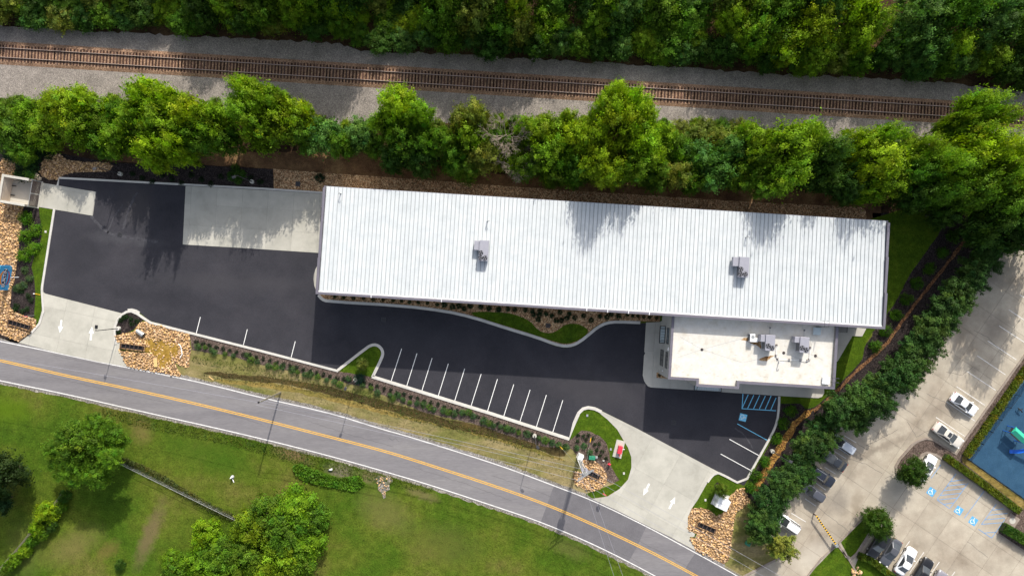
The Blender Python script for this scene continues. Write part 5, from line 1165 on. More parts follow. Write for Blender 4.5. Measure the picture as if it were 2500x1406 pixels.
def shrub(name, seed, ncl=26, per=34, leaf=.13, mat='leaf', rc=.22):
    g = np.random.default_rng(seed); d = nrm(g.normal(size=(ncl, 3)) * np.array([1, 1, .8]) + np.array([0, 0, .35])); d[:, 2] = np.abs(d[:, 2]); C = d * g.uniform(.55, .95, (ncl, 1))
    cid = np.repeat(np.arange(ncl), per); n = len(cid)
    pos = C[cid] + g.normal(size=(n, 3)) * rc + d[cid] * np.abs(g.normal(size=(n, 1))) * .08; pos[:, 2] = np.abs(pos[:, 2]) * .95
    nor = nrm(d[cid] * .6 + np.array([0, 0, .6]) + g.normal(size=(n, 3)) * .5)
    return quad_mesh(name, leaf_quads(g, pos, nor, np.full((n, 1), leaf)), tints(g, n, ncl, cid, .13, .1), M[mat])
def trunk_mesh(name, seed, limbs=7):
    g = random.Random(seed); m = MB(); m.tube([(0, 0, -1.0), (.02, .01, -.6), (.03, -.02, -.2), (0, .02, .25)], .075, 8, .035)
    for i in range(limbs):
        a = 2 * math.pi * i / limbs + g.uniform(-.3, .3); z0 = g.uniform(-.5, .0); r_ = g.uniform(.4, .65)
        m.tube([(0, 0, z0), (math.cos(a) * r_ * .5, math.sin(a) * r_ * .5, z0 + .25), (math.cos(a) * r_, math.sin(a) * r_, z0 + .4)], .03, 5, .01)
    me = m.mesh(name); me.materials.append(M['bark']); return me
BIG = [crown('crown', 100 + i, nl=9, ncl=230, per=64, leaf=.044, rc=.060) for i in range(5)]
MED = [crown('crown', 200 + i, nl=6, ncl=120, per=66, leaf=.060, rc=.078) for i in range(6)]
TALL = [crown('crown', 300 + i, nl=7, ncl=170, per=62, leaf=.050, rc=.066, zmin=-.8, flat=1.2, spread=.46) for i in range(3)]
EVG = [evergreen('crown', 400 + i) for i in range(5)]
SHR = [shrub('foliage', 500 + i) for i in range(5)]
TUF = [shrub('foliage', 520 + i, 14, 26, .17, 'leaf', .25) for i in range(3)]
TRK = [trunk_mesh('trunk', 600 + i) for i in range(4)]
c_lime, c_bright, c_mid, c_dark, c_blue, c_olive = (.220, .335, .010), (.152, .262, .011), (.096, .195, .013), (.052, .118, .015), (.088, .190, .036), (.160, .205, .030)
TN = {'L': (c_lime, 'lime green'), 'B': (c_bright, 'bright green'), 'M': (c_mid, 'mid green'), 'D': (c_dark, 'dark green'), 'U': (c_blue, 'bluish green'), 'O': (c_olive, 'olive green')}
tr_r = random.Random(11)
def tree(name, px, py, rpx, tone, h, label, group=None, kind=None, cat='tree', tilt=0.0, jit=.12, zc=.52, sq=1.0, extra=()):
    """px,py,rpx: crown as it shows in the photo; h: height in metres"""
    zcr = h * zc; x, y = P(px, py, zcr); r_ = rpx * (H - zcr) / FPX
    kind = kind or ('BIG' if r_ > 3.8 else 'MED')
    pool = {'BIG': BIG, 'MED': MED, 'TALL': TALL, 'EVG': EVG, 'SHR': SHR}[kind]
    t = thing(name, label, cat, (x, y, 0), 0, group)
    cm = tr_r.choice(pool); c = link('crown', cm, t)
    top = (1.15 if kind == 'TALL' else .82) if kind not in ('EVG',) else 1.0
    sz = (h - zcr) / (top * .92)
    c.location = (0, 0, zcr); c.scale = (r_ * 1.0, r_ * sq, sz); c.rotation_euler = (tr_r.uniform(-.1, .1), tr_r.uniform(-.1, .1), tr_r.uniform(0, 6.28) if sq == 1 else tr_r.choice([0, math.pi]))
    k = TN[tone][0] if isinstance(tone, str) else tone; v = tr_r.uniform(1 - jit, 1 + jit); w = tr_r.uniform(.9, 1.12)
    c.color = (k[0] * v * w, k[1] * v, k[2] * v, 1)
    for ex, ey, er, eh in extra:      # further limbs' foliage of the same tree
        a_, b_ = P(ex, ey, eh); e_ = link('crown', tr_r.choice(MED), t); q_ = er * (H - eh) / FPX; e_.location = (a_ - x, b_ - y, eh); e_.scale = (q_, q_, q_ * .8); e_.rotation_euler.z = tr_r.uniform(0, 6.28)
        f_ = tr_r.uniform(.8, 1.25); e_.color = (k[0] * v * f_, k[1] * v * f_, k[2] * v, 1)
    tk = link('trunk', tr_r.choice(TRK), t); tk.location = (0, 0, zcr); tk.scale = (max(r_ * .9, .5), max(r_ * .9, .5), zcr * 1.0); return t
ONES = ['', 'first', 'second', 'third', 'fourth', 'fifth', 'sixth', 'seventh', 'eighth', 'ninth', 'tenth', 'eleventh', 'twelfth', 'thirteenth', 'fourteenth', 'fifteenth', 'sixteenth', 'seventeenth', 'eighteenth', 'nineteenth']
TENS = {2: 'twent', 3: 'thirt', 4: 'fort', 5: 'fift', 6: 'sixt', 7: 'sevent', 8: 'eight', 9: 'ninet'}
def ordn(n):
    if n < 20: return ONES[n]
    if n >= 100: return 'hundred-and-' + ordn(n - 100) if n > 100 else 'hundredth'
    return TENS[n // 10] + ('ieth' if n % 10 == 0 else 'y-' + ONES[n % 10])

# middle row between railway and building
mid = [(30, 325, 50, 'M', 5), (15, 275, 36, 'M', 4.5), (75, 285, 40, 'B', 5.5), (55, 375, 30, 'M', 4), (110, 330, 42, 'B', 6), (165, 268, 62, 'L', 8.5), (215, 255, 36, 'L', 8.5), (200, 320, 45, 'B', 7.5), (240, 300, 36, 'M', 7), (255, 355, 36, 'M', 6), (290, 275, 32, 'M', 6), (290, 345, 42, 'B', 8), (365, 240, 48, 'L', 12), (335, 290, 42, 'B', 11), (415, 255, 40, 'L', 12), (405, 310, 60, 'B', 13), (380, 375, 42, 'L', 13), (440, 365, 36, 'L', 13), (475, 285, 46, 'L', 12), (520, 300, 44, 'B', 12), (500, 345, 40, 'M', 11), (555, 345, 36, 'M', 10),
       (615, 225, 36, 'L', 14), (600, 270, 48, 'B', 14), (660, 255, 50, 'B', 13), (640, 320, 50, 'B', 13), (695, 305, 48, 'B', 12), (735, 285, 36, 'L', 11), (745, 335, 38, 'M', 9), (795, 335, 48, 'U', 9), (830, 355, 32, 'M', 8), (880, 330, 42, 'U', 6), (915, 360, 28, 'M', 5), (980, 262, 58, 'L', 15), (1025, 290, 40, 'B', 14), (950, 300, 40, 'B', 12), (985, 345, 46, 'M', 12), (1050, 350, 40, 'M', 11), (960, 385, 36, 'D', 9), (1030, 395, 40, 'D', 8), (1085, 345, 38, 'M', 10), (1130, 300, 40, 'O', 10), (1160, 290, 40, 'O', 11), (1150, 345, 46, 'B', 11), (1110, 395, 38, 'M', 9),
       (1185, 385, 44, 'O', 10), (1140, 410, 36, 'M', 7), (1215, 350, 34, 'M', 8), (1250, 385, 40, 'B', 7), (1290, 320, 40, 'B', 10), (1280, 410, 38, 'M', 8), (1340, 330, 48, 'B', 10), (1385, 300, 30, 'B', 9), (1345, 385, 48, 'B', 11), (1400, 345, 40, 'L', 12), (1410, 415, 44, 'M', 10), (1355, 430, 34, 'M', 7)]
mid2 = [(1500, 235, 34, 'L', 18), (1480, 275, 46, 'L', 18), (1535, 262, 40, 'L', 17), (1565, 290, 44, 'L', 16), (1495, 325, 66, 'L', 18), (1560, 340, 58, 'L', 16), (1430, 345, 48, 'L', 14), (1450, 400, 48, 'L', 15), (1480, 425, 40, 'L', 16), (1535, 410, 48, 'B', 14), (1590, 385, 44, 'B', 12), (1620, 335, 40, 'B', 9), (1600, 430, 38, 'M', 10), (1650, 365, 44, 'M', 9), (1645, 425, 42, 'O', 10), (1700, 340, 38, 'O', 6), (1720, 320, 30, 'O', 5), (1700, 390, 46, 'U', 10), (1690, 440, 38, 'M', 9), (1745, 345, 36, 'O', 7), (1735, 415, 44, 'U', 10), (1775, 370, 40, 'U', 10), (1825, 345, 46, 'B', 11), (1790, 430, 38, 'M', 9), (1830, 400, 40, 'M', 10), (1850, 380, 42, 'B', 12), (1915, 370, 62, 'B', 16), (1900, 430, 56, 'B', 15), (1860, 440, 40, 'M', 12), (1965, 340, 40, 'B', 14), (1955, 400, 36, 'M', 12), (2015, 370, 46, 'D', 15), (2000, 425, 46, 'D', 11), (2050, 440, 40, 'D', 10), (2085, 360, 44, 'L', 13), (2145, 350, 42, 'B', 16), (2125, 400, 60, 'L', 16), (2150, 440, 50, 'B', 12), (2070, 470, 30, 'U', 9), (2110, 465, 34, 'B', 11), (2185, 400, 40, 'B', 11),
        (2220, 430, 44, 'M', 14), (2240, 375, 42, 'B', 15), (2270, 400, 48, 'B', 16), (2380, 265, 48, 'B', 15), (2412, 290, 34, 'B', 14), (2320, 305, 26, 'B', 12), (2350, 330, 40, 'B', 14), (2452, 375, 50, 'L', 16), (2380, 370, 70, 'L', 17), (2320, 420, 52, 'B', 15), (2478, 425, 56, 'L', 16), (2400, 440, 66, 'B', 16), (2460, 460, 52, 'B', 15), (2350, 480, 50, 'M', 15), (2290, 470, 44, 'M', 14), (2230, 480, 38, 'D', 12), (2430, 510, 48, 'M', 14), (2490, 540, 46, 'D', 14), (2400, 560, 44, 'D', 12), (2450, 580, 42, 'D', 9), (2300, 520, 36, 'D', 8), (2548, 455, 52, 'B', 14), (2530, 560, 50, 'D', 16), (2590, 600, 60, 'B', 17)]
allmid = sorted(mid + mid2, key=lambda q: q[0])
LM = [(140, 'above the dumpster enclosure'), (455, 'above the dark asphalt'), (790, 'above the loading pad'), (1000, 'near the northwest roof corner'), (1350, 'above the western roof'), (1640, 'above the roof middle'), (1900, 'above the eastern air conditioner'), (2200, 'near the northeast roof corner'), (9999, 'above the east lawn')]
for i, (px, py, rp, tn, h) in enumerate(allmid):
    where = next(s for lim, s in LM if px < lim)
    tree('broadleaf_tree', px, py, rp, tn, h, '%s tree %s, %s from left in the middle tree row' % (TN[tn][1], where, ordn(i + 1)), 'trees between the railway and the building', 'TALL' if h >= 14 and rp < 62 else None)
# low thicket under the row
for i, (px, py, rp) in enumerate([(40, 255, 26), (125, 240, 20), (275, 250, 22), (300, 262, 18), (455, 245, 22), (525, 262, 20), (560, 285, 22), (780, 300, 20), (850, 315, 24), (905, 312, 24), (1070, 310, 20), (1220, 300, 24), (1260, 300, 20), (1320, 300, 24), (1430, 300, 22), (1620, 308, 18), (1660, 318, 26), (1700, 308, 20), (1760, 312, 24), (1800, 318, 24), (1880, 335, 20), (2000, 322, 20), (2220, 345, 22)]):
    tree('thicket_shrub', px, py, rp, ('M', 'O', 'B')[i % 3], 2.6, '%s shrub on the ballast edge, %s from left south of the railway' % (TN[('M', 'O', 'B')[i % 3]][1], ordn(i + 1)), 'shrubs along the south edge of the ballast', 'MED', 'shrub', zc=.45)
# bare dead tree
def dead_tree(px, py, h, label):
    x, y = P(px, py, h * .5); t = thing('dead_tree', label, 'tree', (x, y, 0)); g = random.Random(4); m = MB()
    MB().tube([(0, 0, 0), (.1, .1, h * .3), (0, .2, h * .55)], .16, 8, .08).build('trunk', M['deadbark'], t)
    def br(p, d, l, r_, lv):
        q = p + d * l; m.tube([p, (p + q) / 2 + Vector((g.uniform(-.1, .1), g.uniform(-.1, .1), 0)), q], r_, 4, r_ * .6, cap=False)
        if lv:
            for _ in range(4 if lv > 1 else 3):
                nd = (d + Vector((g.uniform(-.8, .8), g.uniform(-.8, .8), g.uniform(-.3, .5)))).normalized(); br(p.lerp(q, g.uniform(.45, 1)), nd, l * g.uniform(.5, .75), max(r_ * .62, .016), lv - 1)
    for i in range(17):
        a = i * 2.4; br(Vector((0, .15, h * g.uniform(.3, .55))), Vector((math.cos(a), math.sin(a), g.uniform(.3, 1.1))).normalized(), g.uniform(1.6, 2.8), .05, 3)
    m.build('branches', M['deadbark'], t)
dead_tree(1236, 335, 14.0, 'bare grey dead tree in the row above the western roof')
dead_tree(1262, 400, 9, 'smaller bare tree hanging towards the roof below the dead tree')

# wood above the railway
def bound(x): return np.interp(x, [-100, 0, 200, 420, 600, 830, 880, 1000, 1250, 1500, 1700, 1860, 2100, 2300, 2500, 2700], [50, 55, 68, 78, 85, 95, 115, 118, 132, 146, 158, 168, 178, 188, 205, 215])
wood = []
g_ = random.Random(21)
for row, (off, hh, step) in enumerate(((30, 6, 52), (72, 10.5, 66), (125, 14, 84), (185, 16, 104))):
    x = -70 + row * 20
    while x < 2600:
        yb = bound(x) - off + g_.uniform(-12, 12); wood.append((x, yb, {0: 34, 1: 44, 2: 54, 3: 64}[row] * g_.uniform(.85, 1.2), g_.choice('MDDUOD' if row == 0 else 'MMDUBOBMD'), hh * g_.uniform(.85, 1.12), row)); x += step * g_.uniform(.85, 1.15)
for q in [(1975, 150, 42, 'B', 13), (1985, 50, 64, 'L', 15), (2010, 110, 48, 'B', 15), (2085, 20, 60, 'L', 15), (2095, 100, 46, 'L', 14), (1455, 55, 48, 'B', 14), (1385, 85, 34, 'U', 11), (1610, 115, 48, 'B', 11), (1570, 95, 40, 'B', 11), (1700, 95, 34, 'B', 11), (1785, 45, 44, 'L', 14), (1810, 90, 36, 'B', 13), (1030, 50, 42, 'L', 14), (985, 60, 36, 'L', 13), (870, 40, 40, 'L', 13), (1260, 35, 40, 'L', 15), (60, 10, 40, 'B', 13), (400, 20, 44, 'B', 13), (560, 20, 46, 'B', 13), (2330, 115, 42, 'L', 12), (2250, 40, 70, 'U', 15), (2420, 60, 64, 'U', 15), (2420, 140, 44, 'B', 11), (720, 30, 44, 'B', 13)]:
    wood.append(q + (4,))
def base_y(q): return 703 + (q[1] - 703) * (H - q[4] * .62) / H
wood = [q for q in wood if q[1] > -150 and not (q[5] < 4 and any(p[5] == 4 and math.dist(p[:2], q[:2]) < p[2] * .8 for p in wood))]
def reach(x): return float(np.interp(x, [-200, 420, 440, 455, 525, 545, 560, 580, 780, 800, 975, 1000, 1240, 1290, 1700, 1760, 2700], [128, 122, 200, 235, 235, 190, 160, 330, 330, 150, 150, 330, 330, 232, 225, 330, 330]))
w2 = []
for q in wood:
    by = base_y(q); h = q[4]
    while h > 3.0 and by + 20.5 * h > reach(q[0] - 5.6 * h) + g_.uniform(-12, 14): h -= .5
    w2.append(q[:4] + (max(h, 3.0), q[5]))
wood = w2
wood.sort(key=lambda q: q[0])
nrow = [0] * 5; rown = ['front', 'second', 'third', 'rear', 'tallest']
for q in wood:
    nrow[q[5]] += 1
    tree('woodland_tree', q[0], q[1], q[2], q[3], q[4], '%s tree, %s from left in the %s row of the wood above the railway' % (TN[q[3]][1], ordn(nrow[q[5]]), rown[q[5]]), 'woodland trees above the railway', 'TALL' if q[5] in (2, 4) and q[2] < 50 else None)

# evergreen hedge on the right
hg = [(600, 2372, 2476), (648, 2335, 2446), (698, 2296, 2418), (748, 2262, 2384), (798, 2226, 2345), (848, 2184, 2312), (898, 2146, 2284), (946, 2094, 2248), (992, 2000, 2190), (1034, 1966, 2128), (1078, 1932, 2052), (1122, 1908, 2024), (1166, 1872, 1996), (1210, 1840, 1960), (1254, 1820, 1928), (1296, 1815, 1906)]
k = 0
for i, (py, xl, xr) in enumerate(hg):
    n_ = 3 if xr - xl > 150 else 2; rad = (xr - xl) / (n_ * 1.34) * tr_r.uniform(.86, 1.12)
    for j in range(n_):
        k += 1; qx = xl + rad + (xr - xl - 2 * rad) * j / (n_ - 1) + tr_r.uniform(-3, 3); qy = py + tr_r.uniform(-8, 8) - (14 if j else -6)
        nm = ('left', 'middle', 'right')[j] if n_ == 3 else ('left', 'right')[j]
        cc_ = tr_r.choice([(.026, .070, .012), (.034, .085, .014), (.046, .100, .016)])
        tree('evergreen_tree', qx, qy, rad, cc_, (7.0 if i < 9 else 5.2) + tr_r.uniform(-.9, .6), 'dark evergreen, %s from the top on the %s side of the tall hedge' % (ordn(i + 1), nm), 'evergreens in the tall hedge', 'EVG', zc=.62)
tree('evergreen_tree', 1908, 1335, 40, 'O', 6, 'olive tinged bushy evergreen at the very bottom of the hedge', 'evergreens in the tall hedge', 'EVG')
# single trees
tree('island_tree', 2228, 1152, 37, (.042, .098, .012), 5.5, 'small dark green tree on the mulch island beside the white coupe', None, 'BIG')
tree('parking_tree', 2143, 1277, 38, (.05, .115, .012), 5.5, 'small bright green tree overhanging the black suv in the bottom row', None, 'BIG')
tree('ornamental_tree', 884, 890, 15, (.14, .17, .03), 3.4, 'small pale yellow green tree in the grass triangle', None, 'MED')
tree('ornamental_tree', 1763, 1196, 17, (.13, .18, .02), 3.6, 'small yellow green tree above the white transformer cabinet', None, 'MED')
tree('field_tree', 215, 1085, 62, 'M', 9.5, 'large spreading green tree at the chain link fence in the southern field', None, 'BIG', extra=[(135, 1105, 34, 6), (170, 1060, 36, 7), (262, 1060, 36, 6), (290, 1075, 24, 4.5), (190, 1150, 38, 6), (235, 1160, 34, 6), (160, 1140, 30, 5.5), (268, 1120, 28, 7), (235, 1040, 32, 6.5)])
tree('field_tree', -8, 1160, 60, (.032, .06, .016), 10, 'dark green tree cut off by the left edge below the road', None, 'BIG')
tree('field_tree', 0, 1225, 28, (.035, .085, .03), 5, 'bluish small tree below the dark tree on the left edge', None, 'MED')
tree('hedgerow_bush', 112, 1250, 30, 'L', 3.2, 'yellow green bush on the timber fence below the field tree', None, 'MED', 'bush', zc=.45)
tree('hedgerow_bush', 92, 1288, 20, 'L', 2.6, 'smaller lime bush just below the yellow green fence bush', None, 'MED', 'bush', zc=.45)
for i, (px, py, rp, tn) in enumerate([(150, 1240, 14, 'M'), (158, 1212, 16, 'D'), (125, 1278, 18, 'D'), (105, 1305, 15, 'M'), (78, 1320, 14, 'M'), (60, 1345, 18, 'B'), (38, 1362, 17, 'B'), (20, 1385, 15, 'M')]):
    tree('fence_vine', px, py, rp, tn, 1.8, '%s vine clump, %s from top along the timber fence' % (TN[tn][1], ordn(i + 1)), 'vine clumps on the timber fence', 'MED', 'vine', zc=.4)
for i, (px, py, rp, tn, h) in enumerate([(420, 1370, 26, 'B', 3), (440, 1400, 38, 'M', 4), (480, 1375, 38, 'B', 4.5), (505, 1295, 34, 'L', 4), (540, 1355, 44, 'M', 5), (540, 1410, 44, 'B', 5), (600, 1370, 46, 'M', 5.5), (615, 1290, 46, 'B', 5), (640, 1420, 50, 'L', 5), (655, 1250, 44, 'M', 5), (680, 1365, 52, 'B', 5.5), (700, 1300, 52, 'M', 5.5), (720, 1240, 50, 'B', 5), (735, 1380, 40, 'M', 4), (750, 1325, 44, 'B', 4), (765, 1270, 40, 'M', 4)]):
    tree('copse_tree', px, py, rp * 1.08, tn, h, '%s tree, %s from left in the copse at the bottom edge' % (TN[tn][1], ordn(i + 1)), 'trees of the copse at the bottom edge')
o = tree('field_shrub', 292, 1378, 13, 'D', 1.4, 'small dark shrub standing alone near the bottom left', None, 'MED', 'shrub', zc=.45)

# ------------------------------------------------------------------ shrubs
def shrub_at(name, px, py, rpx, col, label, group, h=1.0, pool=None, cat='shrub'):
    hh = h * .5; x, y = P(px, py, hh); r_ = rpx * (H - hh) / FPX
    o = link(name, tr_r.choice(pool or SHR)); tag(o, label, cat, group); o.location = (x, y, .02); o.scale = (r_ * .82, r_ * .82, h * .85); o.rotation_euler.z = tr_r.uniform(0, 6.28)
    v = tr_r.uniform(.88, 1.12); o.color = (col[0] * v, col[1] * v, col[2] * v, 1); return o
rb = [(2329, 575), (2304, 616), (2273, 655), (2243, 692), (2217, 730), (2191, 770), (2166, 808), (2140, 846), (1933, 1005), (1915, 1036), (1899, 1071), (1868, 1128), (1848, 1162), (1834, 1193)]
for i, (px, py) in enumerate(rb):
    shrub_at('round_bush', px, py, 16.5, (.055, .14, .008), 'round bright green bush, %s from the top in the line left of the tall hedge' % ordn(i + 1), 'round bushes along the tall hedge', 1.5, cat='bush')
for i, (px, py) in enumerate([(60, 532), (81, 562), (56, 577), (77, 606), (55, 623)]):
    shrub_at('round_bush', px, py, 18, (.085, .19, .008), 'bright green round bush, %s from the top in the mulch beside the left riprap' % ordn(i + 1), 'bright bushes beside the left riprap', 1.5, cat='bush')
for i, (px, py) in enumerate([(59, 660), (70, 681), (55, 696), (40, 704.5)]):
    shrub_at('spiky_shrub', px, py, 11, (.075, .125, .045), 'grey green shrub, %s from the top near the blue sign' % ordn(i + 1), 'grey green shrubs near the blue sign', .8)
for i, (px, py, rp) in enumerate([(62, 410, 28), (80, 380, 26), (45, 428, 20), (72, 426, 16), (25, 375, 26), (110, 372, 20)]):
    shrub_at('dark_shrub', px, py, rp, (.022, .06, .016) if i != 3 else (.07, .17, .02), '%s shrub, %s of the clump above the dumpster enclosure' % ('dark green' if i != 3 else 'brighter green', ordn(i + 1)), 'shrubs above the dumpster enclosure', 1.6)
shrub_at('round_bush', 779, 434.5, 13, (.012, .045, .022), 'round blackish green bush in tan gravel near the roof corner', None, 1.2, cat='bush')
for i, (px, py, rp) in enumerate([(572, 408, 12), (585, 425, 14), (565, 430, 13), (580, 440, 11)]):
    shrub_at('leafy_shrub', px, py, rp, (.05, .12, .015), 'leafy green shrub, %s from the top beside the light above the loading pad' % ordn(i + 1), 'shrubs beside the light above the pad', 1.0)
for i, (px, py) in enumerate([(322 + 24 * k, 424 + (k % 3) * 9 + k * .8) for k in range(14) if k not in (10, 11)]):
    shrub_at('dark_shrub', px, py, 8, (.014, .034, .010), 'tiny blackish shrub in the black mulch, %s from left above the lot kerb' % ordn(i + 1), 'tiny dark shrubs in the black mulch', .6, TUF)
# dark row below the lot kerb
row = []
def kl(px): return float(np.interp(px, [465, 640, 826, 908, 1200, 1389], [818, 862, 911, 926, 1016, 1078]))
px = 478.0
while px < 1392:
    row.append((px, kl(px) + 13 + tr_r.uniform(-1.2, 1.2))); px += 16.4
for i, (px, py) in enumerate(row):
    shrub_at('young_shrub', px, py, 5.6, (.018, .036, .018), 'small dark shrub, %s from left in the row just below the lot kerb' % ordn(i + 1), 'small dark shrubs just below the lot kerb', .55, TUF)
lg = Z(600, 700, 3.906, [(215, 755), (280, 765), (345, 765), (440, 790), (490, 815), (560, 835), (610, 840), (680, 860), (765, 890), (840, 905), (900, 935), (975, 880), (1110, 940), (1190, 965), (1250, 1010), (1375, 1030), (1445, 1035), (1400, 1065), (1500, 1075), (1560, 1105), (1630, 1110), (1695, 1125), (1750, 1150), (1790, 1170), (1880, 1180), (1930, 1195), (1985, 1210), (2060, 1200), (2120, 1200), (2170, 1235), (2265, 1280), (2320, 1300), (2365, 1325), (2430, 1335), (2490, 1350)])
lg += Z(0, 700, 3.906, [(1880, 570), (1950, 580), (2010, 600), (2040, 630), (2140, 640), (2220, 655), (2350, 650), (2385, 700), (2450, 715)])
lg += Z(1200, 1046, 3.906, [(150, 5), (210, 15), (260, 40), (340, 55), (455, 90), (510, 115), (580, 140), (640, 160), (700, 185)])
lg.sort()
for i, (px, py) in enumerate(lg):
    rp = tr_r.uniform(6.5, 11); col = ((.085, .155, .050), (.105, .185, .035), (.070, .135, .050))[i % 3]
    shrub_at('flowering_shrub', px, py, rp, col, 'soft green shrub, %s from left in the loose row above the ditch' % ordn(i + 1), 'soft green shrubs above the ditch', .9)
shrub_at('juniper_shrub', 877, 926, 15, (.035, .085, .055), 'broad bluish shrub below the grass triangle', None, 1.1)
ib = Z(1380, 1040, 7.81, [(30, 400), (230, 420), (360, 390), (470, 510)])
for i, (px, py) in enumerate(ib): shrub_at('spiky_shrub', px, py, 8.5, (.075, .16, .055), 'pale green grassy shrub, %s from left in the island mulch' % ordn(i + 1), 'pale shrubs in the island mulch', .8)
ib = Z(1380, 1040, 7.81, [(240, 170), (350, 190), (450, 165), (530, 240), (240, 290), (560, 350), (650, 350), (600, 460), (710, 480), (660, 560), (780, 610), (400, 250)])
for i, (px, py) in enumerate(sorted(ib)): shrub_at('dark_shrub', px, py, 5.5, (.022, .05, .016), 'small dark shrub, %s from left in the island mulch' % ordn(i + 1), 'dark shrubs in the island mulch', .6, TUF)
for i, (px, py) in enumerate(Z(260, 740, 7.4, [(240, 310), (350, 240), (300, 270), (430, 290), (540, 320), (210, 520), (450, 380)])): shrub_at('dark_shrub', px, py, 6.5, (.02, .05, .014), 'small shrub, %s in the rounded bed beside the west drive' % ordn(i + 1), 'small shrubs in the rounded bed', .6, TUF)
for i, (px, py) in enumerate(Z(0, 700, 3.906, [(150, 20), (190, 40), (265, 85), (290, 130), (150, 180), (210, 235), (255, 215), (140, 215)])): shrub_at('dark_shrub', px, py, 8, (.022, .052, .015), 'small dark shrub, %s in the mulch left of the west drive' % ordn(i + 1), 'small shrubs left of the west drive', .6, TUF)
bb = [(x, y, 5.2) for x, y in Z(600, 700, 3.906, [(845, 95), (930, 100), (1025, 108), (1120, 112), (1215, 122), (1308, 125), (1402, 130), (1485, 138), (1560, 145), (1645, 150), (1730, 155), (1825, 170)])]
bb += [(x, y, 8) for x, y in Z(600, 700, 3.906, [(1895, 170), (1970, 190), (2080, 212), (2140, 185), (2035, 180), (2240, 195), (2320, 205), (2410, 215)])]
bb += [(x, y, 7.2) for x, y in Z(1200, 700, 3.906, [(70, 215), (155, 212), (225, 220), (325, 220), (390, 235), (465, 235), (455, 272), (400, 265), (520, 260), (575, 275), (655, 245), (445, 310), (620, 322), (665, 322), (718, 300), (745, 258), (795, 298), (880, 278), (952, 322), (1032, 283), (1105, 290), (1145, 262), (1215, 280)])]
bb += [(x, y, 4.6) for x, y in Z(1200, 700, 3.906, [(1295, 272), (1350, 280), (1400, 283), (1455, 287), (1510, 292), (1575, 297)])]
bb.sort()
for i, (px, py, rp) in enumerate(bb): shrub_at('bed_shrub', px, py, rp, (.020, .050, .020), 'dark round shrub, %s from left in the gravel bed along the south wall' % ordn(i + 1), 'shrubs in the gravel bed along the south wall', .7)
px, py = Z(1560, 760, 7.03, [(350, 1095)])[0]
shrub_at('bed_shrub', px, py, 5, (.03, .04, .015), 'single low shrub in the corner gravel by the annex', None, .5, TUF)

# clipped hedges and low growth that nobody could count
def leaf_patch(name, poly, n, size, col, h, label=None, cat=None, mat='leaf', seed=1, up=.6, kind=None):
    g = np.random.default_rng(seed); p = PP(poly); xs = [a for a, _ in p]; ys = [b for _, b in p]; out = []
    while len(out) < n:
        x, y = g.uniform(min(xs), max(xs)), g.uniform(min(ys), max(ys))
        if inside(p, x, y): out.append((x, y))
    pos = np.array(out); z = h * g.uniform(.15, 1, n) if h > .5 else h * g.uniform(0, 1, n)
    pos = np.c_[pos, z + .03]; nor = nrm(np.array([0, 0, up]) + g.normal(size=(n, 3)) * .5)
    cid = (np.floor(pos[:, 0] * 1.3).astype(int) * 31 + np.floor(pos[:, 1] * 1.3).astype(int) * 17) % 97
    q = leaf_quads(g, pos, nor, np.full((n, 1), size)); o = link(name, quad_mesh(name, q, tints(g, n, 97, cid, .14, .14), M[mat])); o.color = (*col, 1)
    tag(o, label, cat, None, kind); return o
def hedge(name, line, wpx, h, col, label, n, seed):
    A, B = strip_poly(line, wpx / 2); poly = A + B[::-1]
    t = thing(name, label, 'hedge', P(*line[0]) + (0,)); x0, y0 = P(*line[0])
    o = leaf_patch('foliage', poly, n, .16, col, h, seed=seed); o.parent = t; o.location = (-x0, -y0, 0)
    core = MB(); pp = [(a - x0, b - y0) for a, b in PP(strip_poly(line, wpx / 2 - 2)[0] + strip_poly(line, wpx / 2 - 2)[1][::-1])]; core.prism(pp, 0, h * .7); c = core.build('core', M['hedgecore'], t); return t
M['hedgecore'] = paint('hedge_inner_twigs', (.022, .03, .008), .95)
hedge('clipped_hedge', [(2302, 1112), (2383, 1170), (2482, 1245)], 17, 1.0, (.10, .135, .010), 'long clipped yellow green hedge above the accessible stalls', 9000, 31)
hedge('clipped_hedge', [(2353, 1112), (2375, 1080), (2430, 1000), (2486, 918), (2540, 845)], 15, 1.0, (.115, .14, .010), 'clipped yellow green hedge between the parked sedans and playground', 11000, 32)
hedge('clipped_hedge', [(2442, 1283), (2475, 1302), (2510, 1325)], 24, 1.2, (.05, .115, .012), 'dark clipped hedge at the lower right edge beside the kerb', 5000, 33)
hedge('clipped_hedge', [(2092, 1352), (2122, 1364), (2150, 1385), (2185, 1412), (2230, 1445)], 16, .9, (.075, .12, .010), 'clipped green hedge below the bottom row of cars', 8000, 34)
leaf_patch('ground_vines', [(715, 1136), (735, 1130), (780, 1150), (830, 1165), (880, 1160), (892, 1180), (870, 1198), (830, 1192), (780, 1182), (740, 1172), (722, 1158)], 2600, .24, (.085, .19, .012), .35, 'low bright green vines on the southern roadside bank', 'ground cover', seed=41, kind='stuff')
A, B = strip_poly([(285, 1118), (340, 1138), (400, 1168), (450, 1200), (520, 1240), (585, 1268)], 9)
leaf_patch('fence_weeds', A + B[::-1], 4500, .15, (.085, .10, .028), .5, 'brownish weeds growing along the chain link fence', 'weeds', seed=42, kind='stuff')
leaf_patch('verge_weeds', [(470, 868), (560, 885), (740, 925), (820, 945), (905, 965), (1050, 1020), (1150, 1048), (1330, 1105), (1400, 1140), (1420, 1190), (1353, 1176), (1240, 1132), (984, 1052), (805, 998), (640, 960), (486, 925)], 3500, .10, (.17, .155, .06), .06, 'rough tufts on the olive roadside verge', 'weeds', seed=43, kind='stuff')
